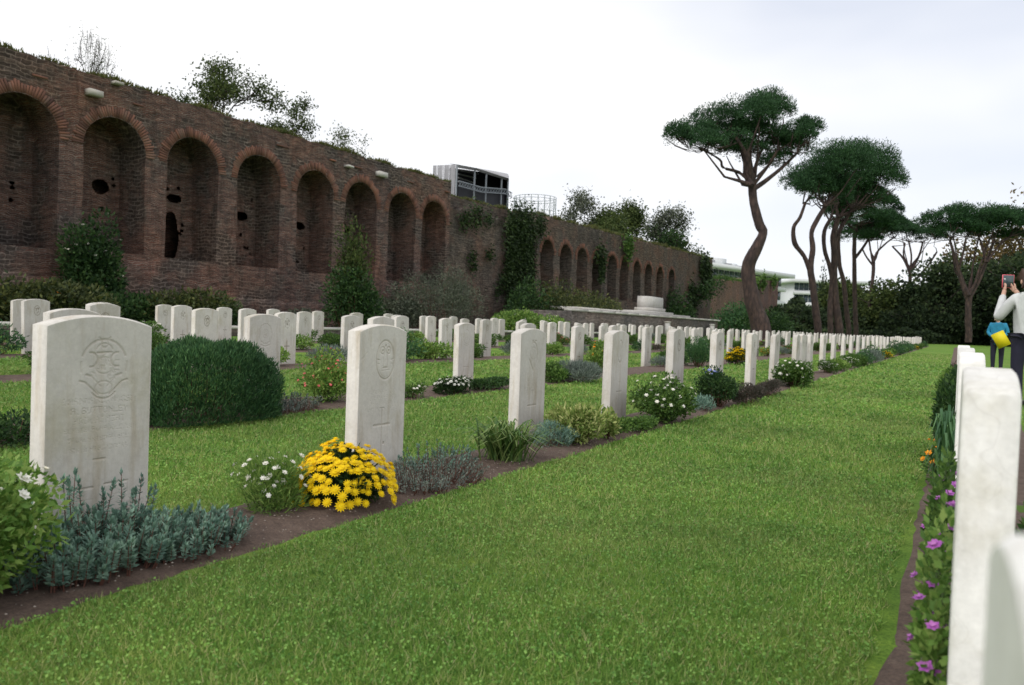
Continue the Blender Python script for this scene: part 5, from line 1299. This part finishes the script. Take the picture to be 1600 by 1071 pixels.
# ------------------------------------------------------------------ far buildings
def facade(name, label, pa, da, pb, db, ztop, floors, nwin, deep=14, roofboxes=0):
    """white modern block; pa,pb photo x of the facade ends at depths da,db"""
    A = P(pa, 500, da); B = P(pb, 500, db); A.z = B.z = 0; u = (B - A); Ln = u.length; u.normalize(); v = Vector((-u.y, u.x, 0))
    if v.dot(A) < 0: v = -v
    root = empty(name, (A.x, A.y, 0)); tag(root, label, 'building')
    def box(b, s0, s1, t0, t1, z0, z1):
        c = u * ((s0 + s1) / 2) + v * ((t0 + t1) / 2) + Vector((0, 0, (z0 + z1) / 2)); b.obox(tuple(c), tuple(u * (s1 - s0) / 2), tuple(v * (t1 - t0) / 2), (0, 0, (z1 - z0) / 2))
    b = MB(); box(b, 0, Ln, .8, deep, 0, ztop - .5); link('wall', b.build('wall'), M['white_build'], root)
    z = ztop; b = MB(); box(b, -1.6, Ln + 2.2, -2.0, deep + 1, z - 1.0, z); link('roof', b.build('roof'), M['white_build'], root)
    for k in range(floors):
        z1 = z - 1.0 - k * 3.6; z0 = z1 - 2.2
        b = MB(); box(b, -.2, Ln + .2, -.6, .78, z0 - 1.4, z0 - .4); link('balcony_slab', b.build('balcony_slab'), M['white_build'], root)
        w = Ln / nwin; me = None
        for i in range(nwin):
            c = u * (w * (i + .5)) + v * .72 + Vector((0, 0, (z0 + z1) / 2))
            if me is None:
                wb = MB(); wb.obox((0, 0, 0), tuple(u * w * .43), tuple(v * .06), (0, 0, 1.05)); me = wb.build('window'); me.materials.append(M['glass'])
            link('window', me, None, root, c)
    if roofboxes:
        rng = random.Random(4)
        for i in range(roofboxes):
            s = Ln * (i + .5) / roofboxes * .55; w = rng.uniform(1.5, 4); b = MB(); box(b, s, s + w, 3, 7, ztop + .02, ztop + rng.uniform(.8, 2.4)); link('roof_box', b.build('roof_box'), M['white_build' if i % 2 else 'grey_build'], root)
        b = MB(); box(b, 2, Ln * .45, 3.5, 9, ztop + .02, ztop + 1.2); link('penthouse', b.build('penthouse'), M['white_build'], root)
    return root
facade('white_building', 'long white modern building with ribbon windows beyond the wall corner', 1098, 178, 1222, 205, 15.9, 3, 16, roofboxes=7)
facade('white_building', 'lower white modern building behind the cypress', 1240, 238, 1345, 238, 17.0, 3, 14, roofboxes=0)
# rooftop steel structure behind the wall
d0 = 85
st = empty('rooftop_structure', tuple(P(713, 500, d0).xy) + (0,)); tag(st, 'grey open building frame with vertical fins and steel truss above the wall', 'building')
base = Vector(st.location)
def R3(px_, py_, d): return P(px_, py_, d) - base
b = MB()
nf = 15
for i in range(nf):
    t = i / (nf - 1); px_ = 678 + (713 - 678) * t; d = 90 + (d0 - 90) * t; tp = R3(px_, 259 - 1.5 * t, d); bt = tp.copy(); bt.z = 9
    me = MB(); w = .085 if i % 4 != 2 else .045
    me.box(-.05, .05, -w, w, bt.z - tp.z, 0); o = link('fin', me.build('fin'), M['grey_build'], st, tp); o.rotation_euler = (0, 0, math.radians(-50))
def beam(a, c, w, mat, name='beam', h=None):
    a, c = Vector(a), Vector(c); b = MB(); b.tube([a, c], [w, w], 4); return link(name, b.build(name), mat, st)
b = MB()
Rf = [R3(713, 257, 85), R3(745, 263, 88), R3(770, 271, 91), R3(795, 279, 94)]; Bk = [R3(700, 256, 97), R3(735, 262, 98), R3(775, 268, 100), R3(794, 272, 103)]
V = []
for q in Rf + Bk: V += [tuple(q), (q.x, q.y, q.z - .3)]
F = []
for i in range(3): F += [(2 * i, 2 * i + 2, 8 + 2 * i + 2, 8 + 2 * i), (2 * i + 1, 2 * i + 3, 8 + 2 * i + 3, 8 + 2 * i + 1), (2 * i, 2 * i + 2, 2 * i + 3, 2 * i + 1)]
b.add(V, F); link('roof', b.build('roof'), M['grey_build'], st)
b = MB(); bl, br_ = R3(702, 262, 96), R3(795, 275, 101)
b.add([tuple(bl), tuple(br_), (br_.x, br_.y, 8), (bl.x, bl.y, 8)], [(0, 1, 2, 3)]); b.add([tuple(br_), tuple(Rf[3] - Vector((0, 0, .3))), (Rf[3].x, Rf[3].y, 8), (br_.x, br_.y, 8)], [(0, 1, 2, 3)])
link('back_wall', b.build('back_wall'), M['dark_build'], st)
for (px_, d, y0) in ((714, 85, 259), (742, 88, 264), (760, 90, 270), (784, 93, 277), (794, 94, 280)):
    a = R3(px_, y0, d); beam(a, (a.x, a.y, 8), .12, M['steel'], 'column')
for (a0, a1, dd0, dd1, n) in ((( 717, 283), (752, 293), 84.6, 88.6, 9), ((752, 293), (790, 296), 88.6, 93.6, 9), ((790, 296), (800, 302), 93.6, 95, 3)):
    tb = MB(); lowo = 5.5
    P0, P1 = R3(a0[0], a0[1], dd0), R3(a1[0], a1[1], dd1); Q0, Q1 = P0 - Vector((0, 0, .55)), P1 - Vector((0, 0, .55))
    tb.tube([P0, P1], [.06, .06], 4); tb.tube([Q0, Q1], [.06, .06], 4)
    for i in range(n):
        t0, t1 = i / n, (i + 1) / n; tb.tube([P0.lerp(P1, t0), Q0.lerp(Q1, t1)], [.04, .04], 4); tb.tube([Q0.lerp(Q1, t0), P0.lerp(P1, t1)], [.04, .04], 4)
    link('truss', tb.build('truss'), M['steel'], st)
b = MB(); a, c = R3(716, 291, 86), R3(795, 303, 95); b.add([tuple(a), tuple(c), (c.x, c.y, 0), (a.x, a.y, 0)], [(0, 1, 2, 3)]); a2, c2 = R3(700, 291, 96), R3(790, 301, 103)
b.add([tuple(a), tuple(c), tuple(c2), tuple(a2)], [(0, 1, 2, 3)]); link('floor_slab', b.build('floor_slab'), M['dark_build'], st)
for i in range(4): beam(R3(716, 266 + 6 * i, 92), R3(748 - 4 * i, 272 + 7 * i, 94), .09, M['grey_build'], 'stair_rail')
# gasometer lattice
g0 = P(829, 504, 500); gr = empty('gasometer', (g0.x, g0.y, 0)); tag(gr, 'round steel gasometer lattice rising behind the wall', 'gasometer')
tp = P(829, 310, 500).z; R_ = 13.5; nC = 20
ringp = lambda z, r_, w: ([Vector((r_ * math.cos(a), r_ * math.sin(a), z)) for a in np.linspace(0, 2 * math.pi, 41)], [w] * 41)
for z in (tp, tp - 1.6, tp - 9, tp - 18, tp - 30, tp - 45):
    b = MB(); b.tube(*ringp(z, R_, .16), 4, False); link('ring_beam', b.build('ring_beam'), M['steel'], gr)
cb = MB(); cb.tube([Vector((0, 0, 0)), Vector((0, 0, tp))], [.26, .22], 5); cm = cb.build('column'); cm.materials.append(M['steel'])
for i in range(nC): link('column', cm, None, gr, (R_ * math.cos(i * 2 * math.pi / nC), R_ * math.sin(i * 2 * math.pi / nC), 0))
b = MB()
for i in range(nC):
    for z0, z1 in ((tp - 9, tp - 1.6), (tp - 18, tp - 9)):
        for s in (0, 1):
            a0, a1 = (i + s) * 2 * math.pi / nC, (i + 1 - s) * 2 * math.pi / nC; b.tube([Vector((R_ * math.cos(a0), R_ * math.sin(a0), z0)), Vector((R_ * math.cos(a1), R_ * math.sin(a1), z1))], [.07, .07], 3, False)
link('bracing', b.build('bracing'), M['steel'], gr)

# ------------------------------------------------------------------ people
def skinned(name, verts, edges, radii, mat, parent, sub=2, root=0):
    me = bpy.data.meshes.new(name); me.from_pydata(verts, edges, []); o = bpy.data.objects.new(name, me); COL.objects.link(o)
    md = o.modifiers.new('s', 'SKIN'); md.use_smooth_shade = True
    sk_ = me.skin_vertices[0].data if len(me.skin_vertices) else None
    if sk_ is None:
        me.skin_vertices  # created with the modifier
    for i, r in enumerate(radii):
        v = me.skin_vertices[0].data[i]; v.radius = r if isinstance(r, tuple) else (r, r); v.use_root = (i == root)
    s = o.modifiers.new('d', 'SUBSURF'); s.levels = sub; s.render_levels = sub
    dg = bpy.context.evaluated_depsgraph_get(); dg.update(); ev = o.evaluated_get(dg); m2 = bpy.data.meshes.new_from_object(ev)
    bpy.data.objects.remove(o); bpy.data.meshes.remove(me)
    m2.name = name; m2.materials.clear(); m2.materials.append(mat); m2.polygons.foreach_set('use_smooth', np.ones(len(m2.polygons), bool))
    return link(name, m2, None, parent)
def chain(lists):
    V = []; E = []; R = []; key = {}
    for L in lists:
        prev = None
        for (p, r) in L:
            kx = tuple(round(c, 4) for c in p)
            if kx not in key: key[kx] = len(V); V.append(p); R.append(r)
            i = key[kx]
            if prev is not None and prev != i: E.append((prev, i))
            prev = i
    return V, E, R
def hand_fingers(w, d, s, side):
    """five short finger chains from wrist point w along d, spread along s"""
    w, d, s = Vector(w), Vector(d).normalized(), Vector(s).normalized(); n = d.cross(s).normalized() * side; out = []
    palm = w + d * .05
    for k, (o, ln) in enumerate(((-.030, .065), (-.010, .078), (.010, .074), (.028, .058))):
        k0 = palm + s * o * .8 + d * .01; k1 = k0 + d * ln * .5 + s * o * .15; k2 = k1 + (d * .55 + n * .8).normalized() * ln * .45
        out.append([(tuple(w), .024), (tuple(palm), (.020, .034)), (tuple(k0), .0105), (tuple(k1), .009), (tuple(k2), .0075)])
    t0 = w + d * .02 - s * .03; t1 = t0 + (d * .6 - s * .7 + n * .2).normalized() * .04; t2 = t1 + (d + n * .5).normalized() * .028
    out.append([(tuple(w), .024), (tuple(t0), .014), (tuple(t1), .011), (tuple(t2), .008)]); return out
def person(label, x, y, rz, H, pose, jm, hairm, hair='short'):
    """local frame: faces +Y, x to the right"""
    root = empty('person', (x, y, gz(x)), rz); tag(root, label, 'person'); k = H / 1.70
    def S(p): return (p[0] * k, p[1] * k, p[2] * k)
    hip, chest, neck = (0, 0, .92), (0, pose['lean'] * .6, 1.28), (0, pose['lean'], 1.43); hd = (pose['hx'], pose['lean'] + .03, 1.57)
    legs = []
    for s in (-1, 1):
        f = pose['feet'][0 if s < 0 else 1]
        legs.append([(hip, (.11, .085)), ((s * .09, 0, .86), .085), ((s * .10, f[1] * .5 + .02, .48), .056), ((f[0], f[1] - .02, .10), .038), ((f[0], f[1] + .02, .045), .036), ((f[0] * 1.1, f[1] + .15, .03), .03)])
    arms = []
    for i, s in enumerate((-1, 1)):
        el, wr = pose['arms'][i]
        arms.append([(chest, (.11, .07)), ((s * .16, pose['lean'] * .8, 1.37), .062), (el, .042), (wr, .026)])
    body = [[(hip, (.11, .085)), ((0, pose['lean'] * .3, 1.08), (.10, .07)), (chest, (.11, .07)), (neck, .05), ((hd[0] * .6, hd[1] - .03, 1.49), .05), (hd, (.075, .085)), ((hd[0], hd[1], 1.66), (.06, .07))]]
    hands = []
    for i, s in enumerate((-1, 1)):
        el, wr = pose['arms'][i]; d = Vector(wr) - Vector(el); sd_ = Vector(pose['spread'][i]); hands += hand_fingers(wr, d, sd_, pose['curl'][i])
    def sc(lists): return [[(S(p), tuple(q * k for q in r) if isinstance(r, tuple) else r * k) for p, r in L] for L in lists]
    V, E, R = chain(sc(body + legs + arms + hands)); skinned('body', V, E, R, M['skin'], root, 2, 0)
    # face
    f = MB()
    def ball(c, r, mb, n=8):
        for i in range(n):
            pass
        V = [];
        for a in np.linspace(-math.pi / 2, math.pi / 2, 6):
            for t in np.linspace(0, 2 * math.pi, 9)[:-1]: V.append((c[0] + r[0] * math.cos(a) * math.cos(t), c[1] + r[1] * math.cos(a) * math.sin(t), c[2] + r[2] * math.sin(a)))
        mb.add(V, [(i * 8 + j, i * 8 + (j + 1) % 8, (i + 1) * 8 + (j + 1) % 8, (i + 1) * 8 + j) for i in range(5) for j in range(8)])
    hx, hy, hz = S(hd)
    nb = MB(); ball((hx, hy + .093 * k, hz - .005), (.012, .02, .024), nb); ball((hx - .078 * k, hy, hz), (.012, .02, .03), nb); ball((hx + .078 * k, hy, hz), (.012, .02, .03), nb); link('nose_and_ears', nb.build('nose', True), M['skin'], root)
    for s in (-1, 1):
        eb = MB(); ball((hx + s * .03 * k, hy + .077 * k, hz + .02), (.011, .008, .007), eb); link('eye', eb.build('eye', True), M['shoe'], root)
    mb_ = MB(); ball((hx, hy + .079 * k, hz - .045), (.022, .008, .006), mb_); link('mouth', mb_.build('mouth', True), plain('lips', (.4, .14, .12), .6), root)
    # hair
    hv = [(hx, hy - .015, hz + .045), (hx, hy - .055, hz + .0), (hx, hy - .062, hz - .06)]
    V, E, R = [(p) for p in hv] + [(hx, hy + .02, hz + .075)], [(0, 1), (1, 2), (0, 3)], [(.088 * k, .088 * k), (.084 * k, .075 * k), (.07 * k, .05 * k), (.07 * k, .06 * k)]
    skinned('hair', V, E, R, hairm, root, 2, 0)
    # jacket
    J = [[((0, 0, pose['hem']), (.185, .135)), ((0, pose['lean'] * .2, 1.0), (.17, .125)), ((0, pose['lean'] * .6, 1.26), (.175, .125)), ((0, pose['lean'] * .9, 1.40), (.10, .075)), ((0, pose['lean'], 1.455), (.068, .065))]]
    for i, s in enumerate((-1, 1)):
        el, wr = pose['arms'][i]; w2 = tuple(Vector(el).lerp(Vector(wr), .88))
        J.append([((0, pose['lean'] * .6, 1.26), (.175, .125)), ((s * .18, pose['lean'] * .8, 1.36), .082), (tuple(Vector((s * .18, pose['lean'] * .8, 1.36)).lerp(Vector(el), .55)), .068), (el, .062), (tuple(Vector(el).lerp(Vector(wr), .5)), .05), (w2, .042)])
    V, E, R = chain(sc(J)); skinned('jacket', V, E, R, jm, root, 2, 1)
    T = []
    for s in (-1, 1):
        f = pose['feet'][0 if s < 0 else 1]; T.append([((0, 0, .93), (.15, .115)), ((s * .095, 0, .84), .105), ((s * .105, f[1] * .5 + .02, .48), .074), ((f[0], f[1] - .02, .12), .056), ((f[0], f[1] - .02, .07), .056)])
    V, E, R = chain(sc(T)); skinned('trousers', V, E, R, M['trouser'], root, 2, 0)
    for s in (-1, 1):
        f = pose['feet'][0 if s < 0 else 1]; V, E, R = chain(sc([[((f[0], f[1] - .06, .04), .042), ((f[0], f[1] + .04, .045), .045), ((f[0] * 1.1, f[1] + .17, .032), .034)]])); skinned('shoe', V, E, R, M['shoe'], root, 1, 0)
    return root
def local(root, rz, p, k): c, s = math.cos(rz), math.sin(rz); return Vector(root.location) + Vector((c * p[0] * k - s * p[1] * k, s * p[0] * k + c * p[1] * k, p[2] * k))
# woman photographing, facing left-away; phone held up before her face
q = P(1606, 520, 9.6); rz1 = math.radians(30)
poseA = dict(lean=.02, hx=0, hem=.80, feet=[(-.10, 0), (.11, .05)], arms=[((-.29, .16, 1.10), (-.085, .38, 1.46)), ((.27, .16, 1.12), (.075, .40, 1.47))], spread=[(0, .5, -1), (0, .5, -1)], curl=[1, -1])
pa = person('person in pale grey jacket and dark trousers raising a pink phone, right edge', q.x, q.y, rz1, 1.66, poseA, M['jacket_white'], M['hair_dark'])
kA = 1.66 / 1.70
c = local(pa, rz1, (0, .445, 1.60), kA); b = MB(); b.box(-.075, .075, -.006, .006, -.085, .085)
def rounded(mb): return mb.build('phone')
ph = empty('phone', c, rz1); tag(ph, 'phone in a bright pink case held up in both hands', 'phone'); link('case', b.build('case'), M['pinkplastic'], ph)
b = MB(); b.box(-.068, .068, -.0085, -.0062, -.078, .078); link('screen', b.build('screen'), M['screen'], ph)
b = MB(); b.box(-.06, -.035, .0062, .009, .045, .07); link('camera_lens', b.build('camera_lens'), M['screen'], ph)
# second visitor
q = P(1560, 520, 20.5); rz2 = math.radians(170)
poseB = dict(lean=.10, hx=.02, hem=.74, feet=[(-.10, 0), (.10, .04)], arms=[((-.25, .06, 1.12), (-.10, .30, .98)), ((.25, .06, 1.12), (.10, .30, 1.00))], spread=[(1, 0, 0), (1, 0, 0)], curl=[1, 1])
pb = person('person with short blond hair in a blue jacket holding a yellow folder', q.x, q.y, rz2, 1.50, poseB, M['jacket_blue'], M['hair'])
c = local(pb, rz2, (-.13, .43, .93), 1.5 / 1.7); b = MB(); b.box(-.15, .15, -.006, .006, -.20, .20); o = link('folder', b.build('folder'), M['paper'], None, c); o.rotation_euler = (math.radians(-10), math.radians(28), rz2)
tag(o, 'bright yellow folder held by the person in blue', 'folder')
